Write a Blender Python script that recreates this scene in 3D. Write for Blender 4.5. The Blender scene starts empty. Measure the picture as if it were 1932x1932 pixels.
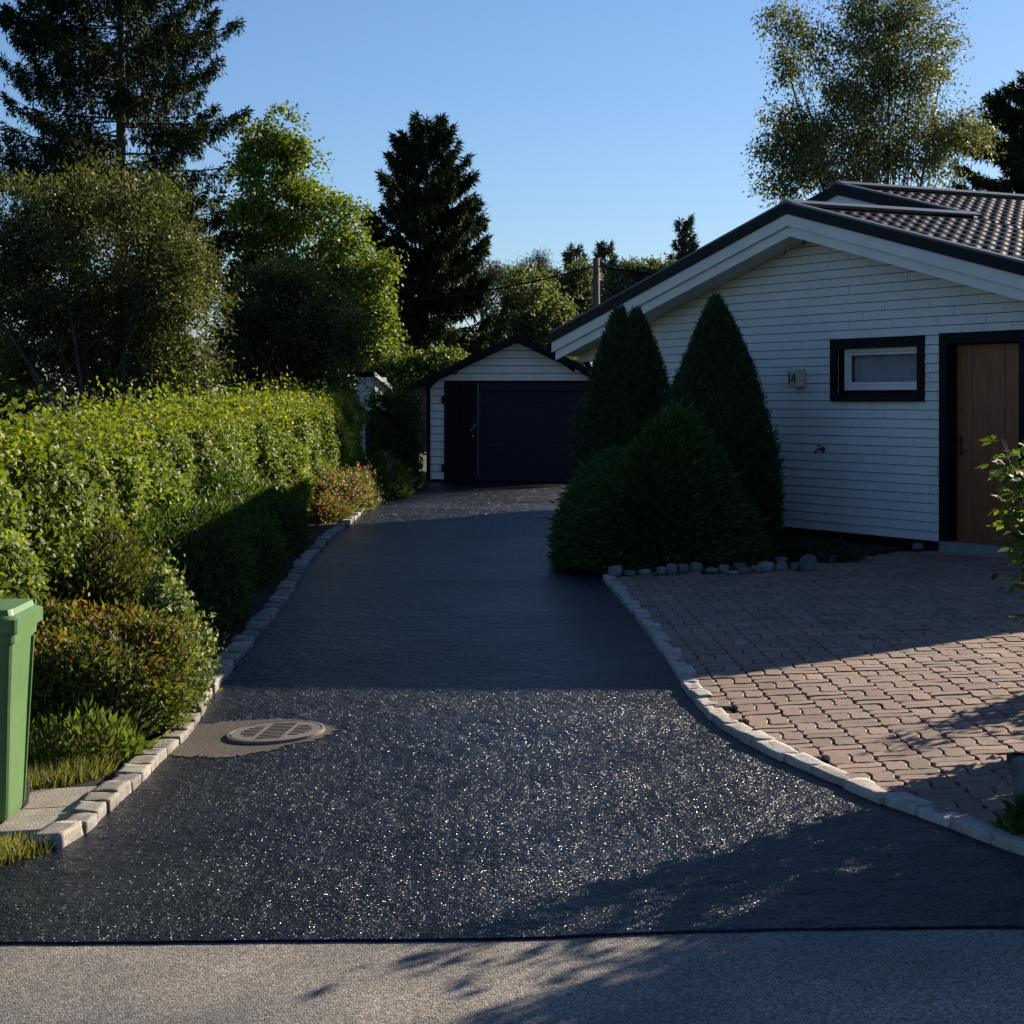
import bpy, math, random
import numpy as np
from mathutils import Vector, Matrix
rng = np.random.default_rng(7)
random.seed(7)
S = bpy.context.scene
COL = S.collection
# ---------------------------------------------------------------- camera / light
F = 3478.0; CX = 966.0; HY = 755.0; EYE = 1.9       # photo measured on a 1932 px grid
cam = bpy.data.cameras.new('camera'); camo = bpy.data.objects.new('camera', cam); COL.objects.link(camo)
camo.location = (0, 0, EYE); camo.rotation_euler = (math.radians(90), 0, 0)
cam.sensor_width = 36; cam.lens = 36 * F / 1932; cam.shift_y = -(966 - HY) / 1932
cam.clip_end = 3000; cam.clip_start = 0.1
S.camera = camo
AZ = math.radians(46); EL = math.radians(22)
sd = Vector((math.cos(AZ) * math.cos(EL), math.sin(AZ) * math.cos(EL), math.sin(EL)))
sl = bpy.data.lights.new('sun', 'SUN'); sl.energy = 5.0; sl.angle = math.radians(0.5); sl.color = (1.0, 0.86, 0.68)
so = bpy.data.objects.new('sun', sl); COL.objects.link(so)
so.rotation_euler = (-sd).to_track_quat('-Z', 'Y').to_euler()
W = bpy.data.worlds.new('World'); S.world = W; W.use_nodes = True
wn = W.node_tree.nodes; wl = W.node_tree.links
sky = wn.new('ShaderNodeTexSky'); sky.sky_type = 'NISHITA'; sky.sun_disc = False
sky.sun_elevation = EL; sky.sun_rotation = math.radians(90) - AZ
sky.air_density = 1.0; sky.dust_density = 0.3; sky.ozone_density = 2.5
tn_ = wn.new('ShaderNodeMix'); tn_.data_type = 'RGBA'; tn_.blend_type = 'MULTIPLY'; tn_.inputs[0].default_value = 1; tn_.inputs[7].default_value = (0.71, 0.86, 1.11, 1)
wl.new(sky.outputs[0], tn_.inputs[6]); wl.new(tn_.outputs[2], wn['Background'].inputs[0]); wn['Background'].inputs[1].default_value = 0.05
S.view_settings.view_transform = 'Standard'; S.view_settings.look = 'None'
S.view_settings.exposure = 1.12; S.view_settings.gamma = 1
S.cycles.max_bounces = 6; S.cycles.transparent_max_bounces = 6

# ---------------------------------------------------------------- ground shape
def sm(a, b, x):
    t = np.clip((x - a) / (b - a), 0, 1); return t * t * (3 - 2 * t)
def G(x, y):
    x = np.asarray(x, float); y = np.asarray(y, float)
    lat = 0.065 + (0.025 - 0.065) * sm(9, 20, y) - 0.025 * sm(20, 36, y)
    base = 0.02 + 0.16 * sm(9, 20, y) + 0.07 * sm(20, 36, y)
    xc = 7 * np.tanh(x / 7.0)
    z = base + lat * xc
    w = np.exp(-((x + 0.5) / 2.4) ** 4)
    z = z + w * (0.035 * np.exp(-((y - 27.6) / 1.2) ** 2) + 0.03 * np.exp(-((y - 13.2) / 1.3) ** 2) - 0.03 * np.exp(-((y - 24) / 2.0) ** 2)
                 + 0.012 * np.sin(1.9 * y + 0.8 * x) * np.sin(0.9 * x + 0.31 * y) * sm(9, 12, y))
    return z
def gz(x, y): return float(G(x, y))
def pg(u, v):                       # point of the ground seen at a place in the photo
    dx, dz = (u - CX) / F, (HY - v) / F
    Y = 10.0
    for _ in range(40):
        h = EYE - gz(dx * Y, Y); Y = 0.5 * Y + 0.5 * h / -dz
    return (dx * Y, Y)
def at(u, v, Y): return Vector(((u - CX) / F * Y, Y, EYE + (HY - v) / F * Y))

# ---------------------------------------------------------------- helpers
def tag(o, label, cat, group=None):
    o['label'] = label; o['category'] = cat
    if group: o['group'] = group
    return o
def empty(name, loc, rz=0):
    o = bpy.data.objects.new(name, None); COL.objects.link(o); o.location = loc; o.rotation_euler = (0, 0, rz); o.empty_display_size = 0.2
    return o
def mesh_np(name, V, Q, mat, parent=None, tint=None, smooth=False, uvw=None):
    V = np.asarray(V, np.float32); Q = np.asarray(Q, np.int32); k = Q.shape[1]
    me = bpy.data.meshes.new(name); me.vertices.add(len(V)); me.vertices.foreach_set('co', V.ravel())
    me.loops.add(Q.size); me.loops.foreach_set('vertex_index', Q.ravel())
    me.polygons.add(len(Q)); me.polygons.foreach_set('loop_start', np.arange(0, Q.size, k, dtype=np.int32))
    if smooth: me.polygons.foreach_set('use_smooth', np.ones(len(Q), bool))
    if tint is not None:
        a = me.attributes.new('tint', 'FLOAT_COLOR', 'POINT')
        a.data.foreach_set('color', np.asarray(tint, np.float32).ravel())
    me.update(calc_edges=True); me.validate()
    me.materials.append(mat)
    o = bpy.data.objects.new(name, me); COL.objects.link(o)
    if parent is not None: o.parent = parent
    return o
class MB:
    def __init__(s): s.v = []; s.f = []
    def add(s, vs, fs):
        b = len(s.v); s.v += [tuple(p) for p in vs]; s.f += [tuple(b + i for i in q) for q in fs]
    def hexa(s, p):                     # 8 corners: bottom 4 ccw then top 4
        s.add(p, [(0, 3, 2, 1), (4, 5, 6, 7), (0, 1, 5, 4), (1, 2, 6, 5), (2, 3, 7, 6), (3, 0, 4, 7)])
    def box(s, x0, x1, y0, y1, z0, z1):
        s.hexa([(x0, y0, z0), (x1, y0, z0), (x1, y1, z0), (x0, y1, z0), (x0, y0, z1), (x1, y0, z1), (x1, y1, z1), (x0, y1, z1)])
    def prism(s, poly, d):              # poly: list of 3-D points, extruded by vector d
        n = len(poly); a = [Vector(p) for p in poly]; b = [p + Vector(d) for p in a]
        s.add(a + b, [tuple(range(n - 1, -1, -1)), tuple(range(n, 2 * n))] + [(i, (i + 1) % n, n + (i + 1) % n, n + i) for i in range(n)])
    def tube(s, path, r, seg=8, caps=True):
        path = [Vector(p) for p in path]; n = len(path)
        rs = r if isinstance(r, (list, tuple)) else [r] * n
        vs = []; up = Vector((0.13, 0.31, 0.94))
        for i, p in enumerate(path):
            d = (path[min(i + 1, n - 1)] - path[max(i - 1, 0)]).normalized()
            a = d.cross(up)
            if a.length < 0.05: a = d.cross(Vector((1, 0, 0)))
            a.normalize(); b = d.cross(a)
            for k in range(seg):
                w = 2 * math.pi * k / seg; vs.append(p + (a * math.cos(w) + b * math.sin(w)) * rs[i])
        fs = [(i * seg + k, i * seg + (k + 1) % seg, (i + 1) * seg + (k + 1) % seg, (i + 1) * seg + k) for i in range(n - 1) for k in range(seg)]
        if caps: fs += [tuple(range(seg - 1, -1, -1)), tuple((n - 1) * seg + k for k in range(seg))]
        s.add(vs, fs)
    def build(s, name, mat, parent=None, bevel=0, smooth=False, seg=2):
        me = bpy.data.meshes.new(name); me.from_pydata(s.v, [], s.f); me.update(); me.materials.append(mat)
        if smooth:
            for p in me.polygons: p.use_smooth = True
        o = bpy.data.objects.new(name, me); COL.objects.link(o)
        if parent is not None: o.parent = parent
        if bevel:
            m = o.modifiers.new('bevel', 'BEVEL'); m.width = bevel; m.segments = seg; m.limit_method = 'ANGLE'; m.angle_limit = 0.6
        return o

# ---------------------------------------------------------------- materials
def nd(t, ty, **kw):
    n = t.nodes.new(ty)
    for k, v in kw.items(): setattr(n, k, v)
    return n
def newmat(name):
    m = bpy.data.materials.new(name); m.use_nodes = True
    return m, m.node_tree, m.node_tree.nodes['Principled BSDF']
def ramp(t, fac, stops):
    r = nd(t, 'ShaderNodeValToRGB'); e = r.color_ramp.elements
    while len(e) < len(stops): e.new(0.5)
    for i, (p, c) in enumerate(stops):
        e[i].position = p; e[i].color = (*c, 1) if len(c) == 3 else c
    t.links.new(fac, r.inputs[0]); return r
def objco(t):
    return nd(t, 'ShaderNodeTexCoord').outputs['Object']
def noise(t, sc, det=4, rough=0.55, co=None, dist=0):
    n = nd(t, 'ShaderNodeTexNoise'); n.inputs['Scale'].default_value = sc; n.inputs['Detail'].default_value = det
    n.inputs['Roughness'].default_value = rough; n.inputs['Distortion'].default_value = dist
    t.links.new(co if co is not None else objco(t), n.inputs['Vector']); return n
def bump(t, h, dist, strength=1, prev=None):
    b = nd(t, 'ShaderNodeBump'); b.inputs['Distance'].default_value = dist; b.inputs['Strength'].default_value = strength
    t.links.new(h, b.inputs['Height'])
    if prev is not None: t.links.new(prev, b.inputs['Normal'])
    return b.outputs[0]
def simple(name, c1, c2=None, sc=6, rough=0.6, bsc=40, bd=0.0, spec=0.5, metal=0, stretch=None):
    m, t, p = newmat(name)
    c2 = c2 or tuple(x * 0.7 for x in c1)
    co = objco(t)
    if stretch:
        mp = nd(t, 'ShaderNodeMapping'); mp.inputs['Scale'].default_value = stretch; t.links.new(co, mp.inputs[0]); co = mp.outputs[0]
    n = noise(t, sc, 5, 0.6, co)
    r = ramp(t, n.outputs[0], [(0.3, c2), (0.7, c1)]); t.links.new(r.outputs[0], p.inputs['Base Color'])
    p.inputs['Roughness'].default_value = rough; p.inputs['Specular IOR Level'].default_value = spec; p.inputs['Metallic'].default_value = metal
    if bd: t.links.new(bump(t, noise(t, bsc, 4, 0.6, co).outputs[0], bd), p.inputs['Normal'])
    return m
def leafmat(name, rough=0.45, trans=0.35, spec=0.4, tcol=(1.25, 1.25, 0.45)):
    m, t, p = newmat(name)
    a = nd(t, 'ShaderNodeAttribute', attribute_name='tint')
    t.links.new(a.outputs['Color'], p.inputs['Base Color']); p.inputs['Roughness'].default_value = rough
    p.inputs['Specular IOR Level'].default_value = spec
    tr = nd(t, 'ShaderNodeBsdfTranslucent'); mul = nd(t, 'ShaderNodeMix', data_type='RGBA', blend_type='MULTIPLY')
    mul.inputs[0].default_value = 1; t.links.new(a.outputs['Color'], mul.inputs[6]); mul.inputs[7].default_value = (*tcol, 1)
    t.links.new(mul.outputs[2], tr.inputs[0])
    mx = nd(t, 'ShaderNodeMixShader'); mx.inputs[0].default_value = trans
    t.links.new(p.outputs[0], mx.inputs[1]); t.links.new(tr.outputs[0], mx.inputs[2])
    t.links.new(mx.outputs[0], t.nodes['Material Output'].inputs[0])
    return m
LEAF = leafmat('leaf', 0.55, 0.42, 0.25)
NEEDLE = leafmat('needle', 0.7, 0.10, 0.12)
BARK = simple('bark', (0.12, 0.095, 0.075), (0.05, 0.04, 0.033), 8, 0.9, 30, 0.02, stretch=(1, 1, 0.25))
PALEBARK = simple('pale_bark', (0.30, 0.27, 0.24), (0.10, 0.085, 0.07), 5, 0.85, 25, 0.01)
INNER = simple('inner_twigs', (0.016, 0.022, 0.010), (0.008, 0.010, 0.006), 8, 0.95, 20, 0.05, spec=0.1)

def asphalt_new():
    m, t, p = newmat('fresh_asphalt')
    co = objco(t)
    v = nd(t, 'ShaderNodeTexVoronoi', feature='F1'); v.inputs['Scale'].default_value = 75; t.links.new(co, v.inputs['Vector'])
    v2 = nd(t, 'ShaderNodeTexVoronoi', feature='F1'); v2.inputs['Scale'].default_value = 150; t.links.new(co, v2.inputs['Vector'])
    big = noise(t, 0.55, 3, 0.5, co)
    mid = noise(t, 3.0, 4, 0.6, co)
    inv = nd(t, 'ShaderNodeMath', operation='SUBTRACT'); inv.inputs[0].default_value = 1; t.links.new(v.outputs['Distance'], inv.inputs[1])
    rnd = nd(t, 'ShaderNodeSeparateColor'); t.links.new(v.outputs['Color'], rnd.inputs[0])
    mul = nd(t, 'ShaderNodeMath', operation='MULTIPLY'); t.links.new(inv.outputs[0], mul.inputs[0]); t.links.new(rnd.outputs[0], mul.inputs[1])
    inv2 = nd(t, 'ShaderNodeMath', operation='MULTIPLY_ADD'); t.links.new(v2.outputs['Distance'], inv2.inputs[0]); inv2.inputs[1].default_value = -0.25; t.links.new(mul.outputs[0], inv2.inputs[2])
    b0 = bump(t, noise(t, 7, 4, 0.65, co).outputs[0], 0.06, 1, bump(t, noise(t, 1.6, 3, 0.5, co).outputs[0], 0.05, 0.8))
    st = nd(t, 'ShaderNodeMapRange'); t.links.new(big.outputs[0], st.inputs[0]); st.inputs[1].default_value = 0.35; st.inputs[2].default_value = 0.65; st.inputs[3].default_value = 0.45; st.inputs[4].default_value = 1.0
    bn = nd(t, 'ShaderNodeBump'); bn.inputs['Distance'].default_value = 0.013; t.links.new(inv2.outputs[0], bn.inputs['Height']); t.links.new(b0, bn.inputs['Normal']); t.links.new(st.outputs[0], bn.inputs['Strength'])
    t.links.new(bn.outputs[0], p.inputs['Normal'])
    r = ramp(t, mid.outputs[0], [(0.3, (0.003, 0.005, 0.010)), (0.7, (0.007, 0.010, 0.018))]); t.links.new(r.outputs[0], p.inputs['Base Color'])
    p.inputs['Roughness'].default_value = 0.36
    sp = nd(t, 'ShaderNodeMapRange'); t.links.new(noise(t, 1.1, 5, 0.65, co, 0.6).outputs[0], sp.inputs[0]); sp.inputs[1].default_value = 0.3; sp.inputs[2].default_value = 0.7; sp.inputs[3].default_value = 0.08; sp.inputs[4].default_value = 0.20
    t.links.new(sp.outputs[0], p.inputs['Specular IOR Level'])
    p.inputs['Specular Tint'].default_value = (0.62, 0.80, 1.0, 1)
    # bitumen coated chips: flat facets with their own slope, one per cell
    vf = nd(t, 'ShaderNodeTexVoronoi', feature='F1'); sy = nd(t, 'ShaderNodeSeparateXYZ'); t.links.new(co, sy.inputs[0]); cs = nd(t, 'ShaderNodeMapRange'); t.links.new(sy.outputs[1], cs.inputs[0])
    cs.interpolation_type = 'STEPPED'; cs.inputs['Steps'].default_value = 1; cs.inputs[1].default_value = 20; cs.inputs[2].default_value = 27; cs.inputs[3].default_value = 250; cs.inputs[4].default_value = 60  # facets enlarged at the far end to put glints there
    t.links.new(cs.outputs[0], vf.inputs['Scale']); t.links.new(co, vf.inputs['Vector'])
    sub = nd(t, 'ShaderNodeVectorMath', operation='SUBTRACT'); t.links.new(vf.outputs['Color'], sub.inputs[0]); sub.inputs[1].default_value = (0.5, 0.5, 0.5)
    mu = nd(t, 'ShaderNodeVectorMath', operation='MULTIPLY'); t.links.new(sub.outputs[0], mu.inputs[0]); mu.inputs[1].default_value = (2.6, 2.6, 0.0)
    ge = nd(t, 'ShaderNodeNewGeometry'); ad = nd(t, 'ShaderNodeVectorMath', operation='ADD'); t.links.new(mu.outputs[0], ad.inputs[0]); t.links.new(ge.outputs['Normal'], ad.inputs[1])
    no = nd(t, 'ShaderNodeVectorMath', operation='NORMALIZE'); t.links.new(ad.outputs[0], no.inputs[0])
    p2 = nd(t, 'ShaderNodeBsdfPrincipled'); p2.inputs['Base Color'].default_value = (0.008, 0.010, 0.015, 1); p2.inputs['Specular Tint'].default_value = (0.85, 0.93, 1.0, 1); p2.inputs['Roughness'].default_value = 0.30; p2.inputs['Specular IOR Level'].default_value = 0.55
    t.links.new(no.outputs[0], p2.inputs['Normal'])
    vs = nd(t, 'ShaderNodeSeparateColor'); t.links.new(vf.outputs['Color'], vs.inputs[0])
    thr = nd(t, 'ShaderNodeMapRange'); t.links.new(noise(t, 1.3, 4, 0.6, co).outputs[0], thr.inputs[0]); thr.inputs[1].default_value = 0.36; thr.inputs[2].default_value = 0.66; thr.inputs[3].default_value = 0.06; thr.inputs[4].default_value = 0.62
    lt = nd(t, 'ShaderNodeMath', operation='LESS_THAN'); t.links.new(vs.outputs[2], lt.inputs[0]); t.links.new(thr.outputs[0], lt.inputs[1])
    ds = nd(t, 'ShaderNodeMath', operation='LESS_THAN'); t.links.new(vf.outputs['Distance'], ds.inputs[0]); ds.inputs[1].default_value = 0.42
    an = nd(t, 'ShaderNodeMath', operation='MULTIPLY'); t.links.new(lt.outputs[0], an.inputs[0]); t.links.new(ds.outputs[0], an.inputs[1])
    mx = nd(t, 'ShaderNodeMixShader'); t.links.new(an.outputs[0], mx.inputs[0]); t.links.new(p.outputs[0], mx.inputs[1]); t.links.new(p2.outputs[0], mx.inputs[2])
    t.links.new(mx.outputs[0], t.nodes['Material Output'].inputs[0])
    return m
def asphalt_old(name='worn_asphalt', g=(1, 1, 1)):
    m, t, p = newmat(name)
    co = objco(t)
    v = nd(t, 'ShaderNodeTexVoronoi', feature='F1'); v.inputs['Scale'].default_value = 170; t.links.new(co, v.inputs['Vector'])
    big = noise(t, 0.8, 4, 0.6, co); fine = noise(t, 45, 4, 0.7, co)
    sc = nd(t, 'ShaderNodeSeparateColor'); t.links.new(v.outputs['Color'], sc.inputs[0])
    mx = nd(t, 'ShaderNodeMix', data_type='FLOAT'); mx.inputs[0].default_value = 0.5; t.links.new(sc.outputs[0], mx.inputs[2]); t.links.new(fine.outputs[0], mx.inputs[3])
    r = ramp(t, mx.outputs[0], [(0.2, (0.05, 0.046, 0.040)), (0.5, (0.20, 0.184, 0.162)), (0.8, (0.50, 0.46, 0.41))])
    r2 = ramp(t, big.outputs[0], [(0.38, (0.55 * g[0], 0.56 * g[1], 0.58 * g[2])), (0.62, (1.1 * g[0], 1.05 * g[1], 0.98 * g[2]))])
    mm = nd(t, 'ShaderNodeMix', data_type='RGBA', blend_type='MULTIPLY'); mm.inputs[0].default_value = 1
    t.links.new(r.outputs[0], mm.inputs[6]); t.links.new(r2.outputs[0], mm.inputs[7])
    nz = noise(t, 2.5, 5, 0.7, co); mxv = nd(t, 'ShaderNodeMix', data_type='VECTOR'); mxv.inputs[0].default_value = 0.35; t.links.new(co, mxv.inputs[4]); t.links.new(nz.outputs['Color'], mxv.inputs[5])
    ck = nd(t, 'ShaderNodeTexVoronoi', feature='DISTANCE_TO_EDGE'); ck.inputs['Scale'].default_value = 0.75; t.links.new(mxv.outputs[1], ck.inputs['Vector'])
    cr = ramp(t, ck.outputs['Distance'], [(0.0, (0.35, 0.35, 0.35)), (0.006, (1, 1, 1))]); m3 = nd(t, 'ShaderNodeMix', data_type='RGBA', blend_type='MULTIPLY')
    gate = ramp(t, noise(t, 0.45, 2, 0.5, co).outputs[0], [(0.48, (0, 0, 0)), (0.56, (0.8, 0.8, 0.8))]); t.links.new(gate.outputs[0], m3.inputs[0])
    t.links.new(mm.outputs[2], m3.inputs[6]); t.links.new(cr.outputs[0], m3.inputs[7]); t.links.new(m3.outputs[2], p.inputs['Base Color'])
    t.links.new(bump(t, v.outputs['Distance'], -0.004, 1, bump(t, fine.outputs[0], 0.006, 0.8)), p.inputs['Normal'])
    p.inputs['Roughness'].default_value = 0.75
    return m
def stone_mat(name, cols, sc=7, bd=0.01):
    m, t, p = newmat(name)
    co = objco(t)
    a = nd(t, 'ShaderNodeAttribute', attribute_name='tint')
    n = noise(t, sc, 6, 0.65, co); f = noise(t, 90, 3, 0.7, co)
    r = ramp(t, n.outputs[0], [(0.25, cols[0]), (0.5, cols[1]), (0.75, cols[2])])
    mm = nd(t, 'ShaderNodeMix', data_type='RGBA', blend_type='MULTIPLY'); mm.inputs[0].default_value = 1
    t.links.new(r.outputs[0], mm.inputs[6]); t.links.new(a.outputs['Color'], mm.inputs[7])
    r2 = ramp(t, f.outputs[0], [(0.32, (0.55, 0.55, 0.55)), (0.68, (1.25, 1.25, 1.25))])
    m2 = nd(t, 'ShaderNodeMix', data_type='RGBA', blend_type='MULTIPLY'); m2.inputs[0].default_value = 1
    t.links.new(mm.outputs[2], m2.inputs[6]); t.links.new(r2.outputs[0], m2.inputs[7])
    t.links.new(m2.outputs[2], p.inputs['Base Color'])
    t.links.new(bump(t, f.outputs[0], 0.004, 0.8, bump(t, n.outputs[0], bd)), p.inputs['Normal'])
    p.inputs['Roughness'].default_value = 0.8
    return m
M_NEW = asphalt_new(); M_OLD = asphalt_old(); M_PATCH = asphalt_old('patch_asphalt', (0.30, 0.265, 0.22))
M_SETT = stone_mat('granite_sett', [(0.11, 0.095, 0.08), (0.22, 0.20, 0.178), (0.33, 0.305, 0.28)])
M_SETT2 = stone_mat('pale_granite_sett', [(0.20, 0.185, 0.165), (0.35, 0.33, 0.30), (0.45, 0.43, 0.40)])
M_ROCK = stone_mat('field_stone', [(0.07, 0.07, 0.07), (0.15, 0.15, 0.15), (0.25, 0.24, 0.235)], 5)
M_PAVER = stone_mat('red_paver', [(0.16, 0.100, 0.076), (0.225, 0.147, 0.113), (0.285, 0.193, 0.15)], 2.0, 0.004)
M_SOIL = simple('soil', (0.055, 0.042, 0.030), (0.022, 0.018, 0.013), 5, 0.95, 60, 0.03, spec=0.2)
def terrain_mat():
    m, t, p = newmat('garden_ground'); co = objco(t)
    n = noise(t, 0.6, 5, 0.6, co); f = noise(t, 14, 5, 0.7, co)
    r = ramp(t, n.outputs[0], [(0.35, (0.040, 0.034, 0.022)), (0.6, (0.035, 0.050, 0.016))])
    r2 = ramp(t, f.outputs[0], [(0.3, (0.5, 0.5, 0.5)), (0.7, (1.3, 1.3, 1.2))])
    mm = nd(t, 'ShaderNodeMix', data_type='RGBA', blend_type='MULTIPLY'); mm.inputs[0].default_value = 1
    t.links.new(r.outputs[0], mm.inputs[6]); t.links.new(r2.outputs[0], mm.inputs[7]); t.links.new(mm.outputs[2], p.inputs['Base Color'])
    t.links.new(bump(t, f.outputs[0], 0.05), p.inputs['Normal']); p.inputs['Roughness'].default_value = 0.95
    return m
M_TERR = terrain_mat()
M_JOINT = simple('joint_sand', (0.022, 0.018, 0.015), (0.01, 0.009, 0.008), 8, 0.95, 80, 0.01, spec=0.1)
M_WHITE = simple('white_painted_board', (0.70, 0.70, 0.67), (0.60, 0.60, 0.58), 2.5, 0.6, 60, 0.0015)
M_CREAM = simple('white_siding', (0.66, 0.66, 0.62), (0.56, 0.56, 0.53), 1.6, 0.65, 50, 0.002)
M_BLACK = simple('black_paint', (0.007, 0.008, 0.011), (0.005, 0.006, 0.008), 3, 0.6, 60, 0.001, spec=0.12)
M_NAVY = simple('dark_navy_door', (0.007, 0.011, 0.024), (0.005, 0.009, 0.019), 2, 0.5, 60, 0.001, spec=0.2)
M_ROOF = simple('black_metal_tile', (0.012, 0.012, 0.018), (0.008, 0.008, 0.012), 4, 0.36, 100, 0.0006, spec=0.16)
M_FELT = simple('dark_roof_felt', (0.022, 0.022, 0.026), (0.012, 0.012, 0.015), 6, 0.85, 60, 0.004)
M_TRIM = simple('roof_trim_metal', (0.007, 0.009, 0.014), (0.005, 0.007, 0.011), 3, 0.55, spec=0.15)
M_WOOD = simple('stained_door_wood', (0.27, 0.098, 0.032), (0.14, 0.048, 0.017), 9, 0.55, 30, 0.001, stretch=(6, 6, 0.35))
M_METAL = simple('brushed_metal', (0.32, 0.31, 0.29), (0.2, 0.19, 0.18), 10, 0.4, metal=0.8)
M_BRASS = simple('old_brass', (0.10, 0.085, 0.06), (0.05, 0.045, 0.035), 10, 0.45, metal=0.7)
M_LAMP = simple('aged_plastic_shade', (0.50, 0.46, 0.34), (0.42, 0.385, 0.28), 6, 0.5)
M_INK = simple('black_digits', (0.012, 0.012, 0.013), None, 6, 0.6)
M_CONC = simple('concrete', (0.26, 0.25, 0.24), (0.17, 0.165, 0.16), 6, 0.9, 60, 0.006)
M_SLAB = simple('concrete_slab', (0.34, 0.30, 0.255), (0.22, 0.19, 0.16), 7, 0.9, 70, 0.008)
M_CURT = simple('grey_curtain', (0.50, 0.52, 0.54), (0.36, 0.39, 0.42), 4, 0.9)
M_SHED = simple('weathered_white_wood', (0.50, 0.49, 0.45), (0.36, 0.35, 0.32), 5, 0.8, 30, 0.002, stretch=(4, 4, 0.4))
M_POLE = simple('pole_wood', (0.17, 0.13, 0.105), (0.10, 0.075, 0.06), 6, 0.9, 30, 0.01, stretch=(4, 4, 0.3))
def glassmat():
    m, t, p = newmat('window_glass'); p.inputs['Base Color'].default_value = (1, 1, 1, 1); p.inputs['Roughness'].default_value = 0.02
    p.inputs['Transmission Weight'].default_value = 1; p.inputs['IOR'].default_value = 1.45
    n = noise(t, 2, 2); t.links.new(bump(t, n.outputs[0], 0.002, 0.3), p.inputs['Normal'])
    return m
M_GLASS = glassmat()
def binmat():
    m, t, p = newmat('green_plastic'); co = objco(t)
    n = noise(t, 2.2, 4, 0.6, co); mp = nd(t, 'ShaderNodeMapping'); mp.inputs['Scale'].default_value = (30, 14, 3); t.links.new(co, mp.inputs[0])
    sc = noise(t, 1.6, 6, 0.75, mp.outputs[0], 1.5)
    r = ramp(t, n.outputs[0], [(0.3, (0.062, 0.150, 0.038)), (0.7, (0.088, 0.195, 0.054))])
    r2 = ramp(t, sc.outputs[0], [(0.66, (0, 0, 0)), (0.76, (1, 1, 1))])
    mm = nd(t, 'ShaderNodeMix', data_type='RGBA'); t.links.new(r.outputs[0], mm.inputs[6]); mm.inputs[7].default_value = (0.17, 0.30, 0.15, 1)
    t.links.new(r2.outputs[0], mm.inputs[0]); t.links.new(mm.outputs[2], p.inputs['Base Color'])
    rr = nd(t, 'ShaderNodeMapRange'); t.links.new(sc.outputs[0], rr.inputs[0]); rr.inputs[3].default_value = 0.35; rr.inputs[4].default_value = 0.6
    t.links.new(rr.outputs[0], p.inputs['Roughness']); t.links.new(bump(t, sc.outputs[0], 0.001), p.inputs['Normal'])
    return m
M_BIN = binmat()
M_IRON = simple('cast_iron', (0.22, 0.185, 0.165), (0.14, 0.115, 0.10), 9, 0.6, 120, 0.002, metal=0.15)
M_HOLE = simple('dark_void', (0.004, 0.004, 0.004), None, 3, 1, spec=0)

# ---------------------------------------------------------------- terrain, road, driveway, paving
def grid(name, xs, ys, zf, mat, smooth=True):
    X, Y = np.meshgrid(xs, ys, indexing='xy'); Z = zf(X, Y)
    V = np.stack([X, Y, Z], -1).reshape(-1, 3); nx, ny = len(xs), len(ys)
    i = np.arange(nx - 1); j = np.arange(ny - 1); I, J = np.meshgrid(i, j); a = (J * nx + I).ravel()
    Q = np.stack([a, a + 1, a + nx + 1, a + nx], -1)
    return mesh_np(name, V, Q, mat, smooth=smooth)
xs = np.concatenate([-np.geomspace(1500, 14, 24), np.arange(-13, 13.01, 0.3), np.geomspace(14, 1500, 24)])
ys = np.concatenate([-np.geomspace(800, 12, 14), np.arange(-11, 44, 0.35), np.geomspace(45, 2500, 34)])
g = grid('ground', xs, ys, lambda x, y: G(x, y) - 0.03, M_TERR); g['kind'] = 'structure'

LEFT = [pg(118, 1608), pg(168, 1575), pg(217, 1525), pg(270, 1478), pg(316, 1429), pg(360, 1395), pg(380, 1354), pg(414, 1297), pg(490, 1204), pg(552, 1125), pg(586, 1063), pg(614, 1032), pg(638, 1008), pg(666, 987), pg(715, 950), pg(760, 926), pg(790, 916)]
RIGHT = [pg(1960, 1630), pg(1870, 1598), pg(1800, 1572), pg(1680, 1530), pg(1560, 1478), pg(1420, 1415), pg(1350, 1375), pg(1305, 1325), pg(1270, 1270), pg(1225, 1205), pg(1180, 1145), pg(1135, 1093)]
def curve(pts, step):
    P = np.array(pts); d = np.r_[0, np.cumsum(np.hypot(*np.diff(P, axis=0).T))]
    s = np.arange(0, d[-1], step); return np.stack([np.interp(s, d, P[:, 0]), np.interp(s, d, P[:, 1])], -1)
def smooth_curve(pts, it=3):
    P = np.array(pts)
    for _ in range(it):
        Qq = np.empty((2 * len(P) - 2 + 2, 2)); Qq[0] = P[0]; Qq[-1] = P[-1]
        Qq[1:-1:2] = 0.75 * P[:-1] + 0.25 * P[1:]; Qq[2:-1:2] = 0.25 * P[:-1] + 0.75 * P[1:]; P = Qq
    return P
LC = smooth_curve(LEFT); RC = smooth_curve(RIGHT)
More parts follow.
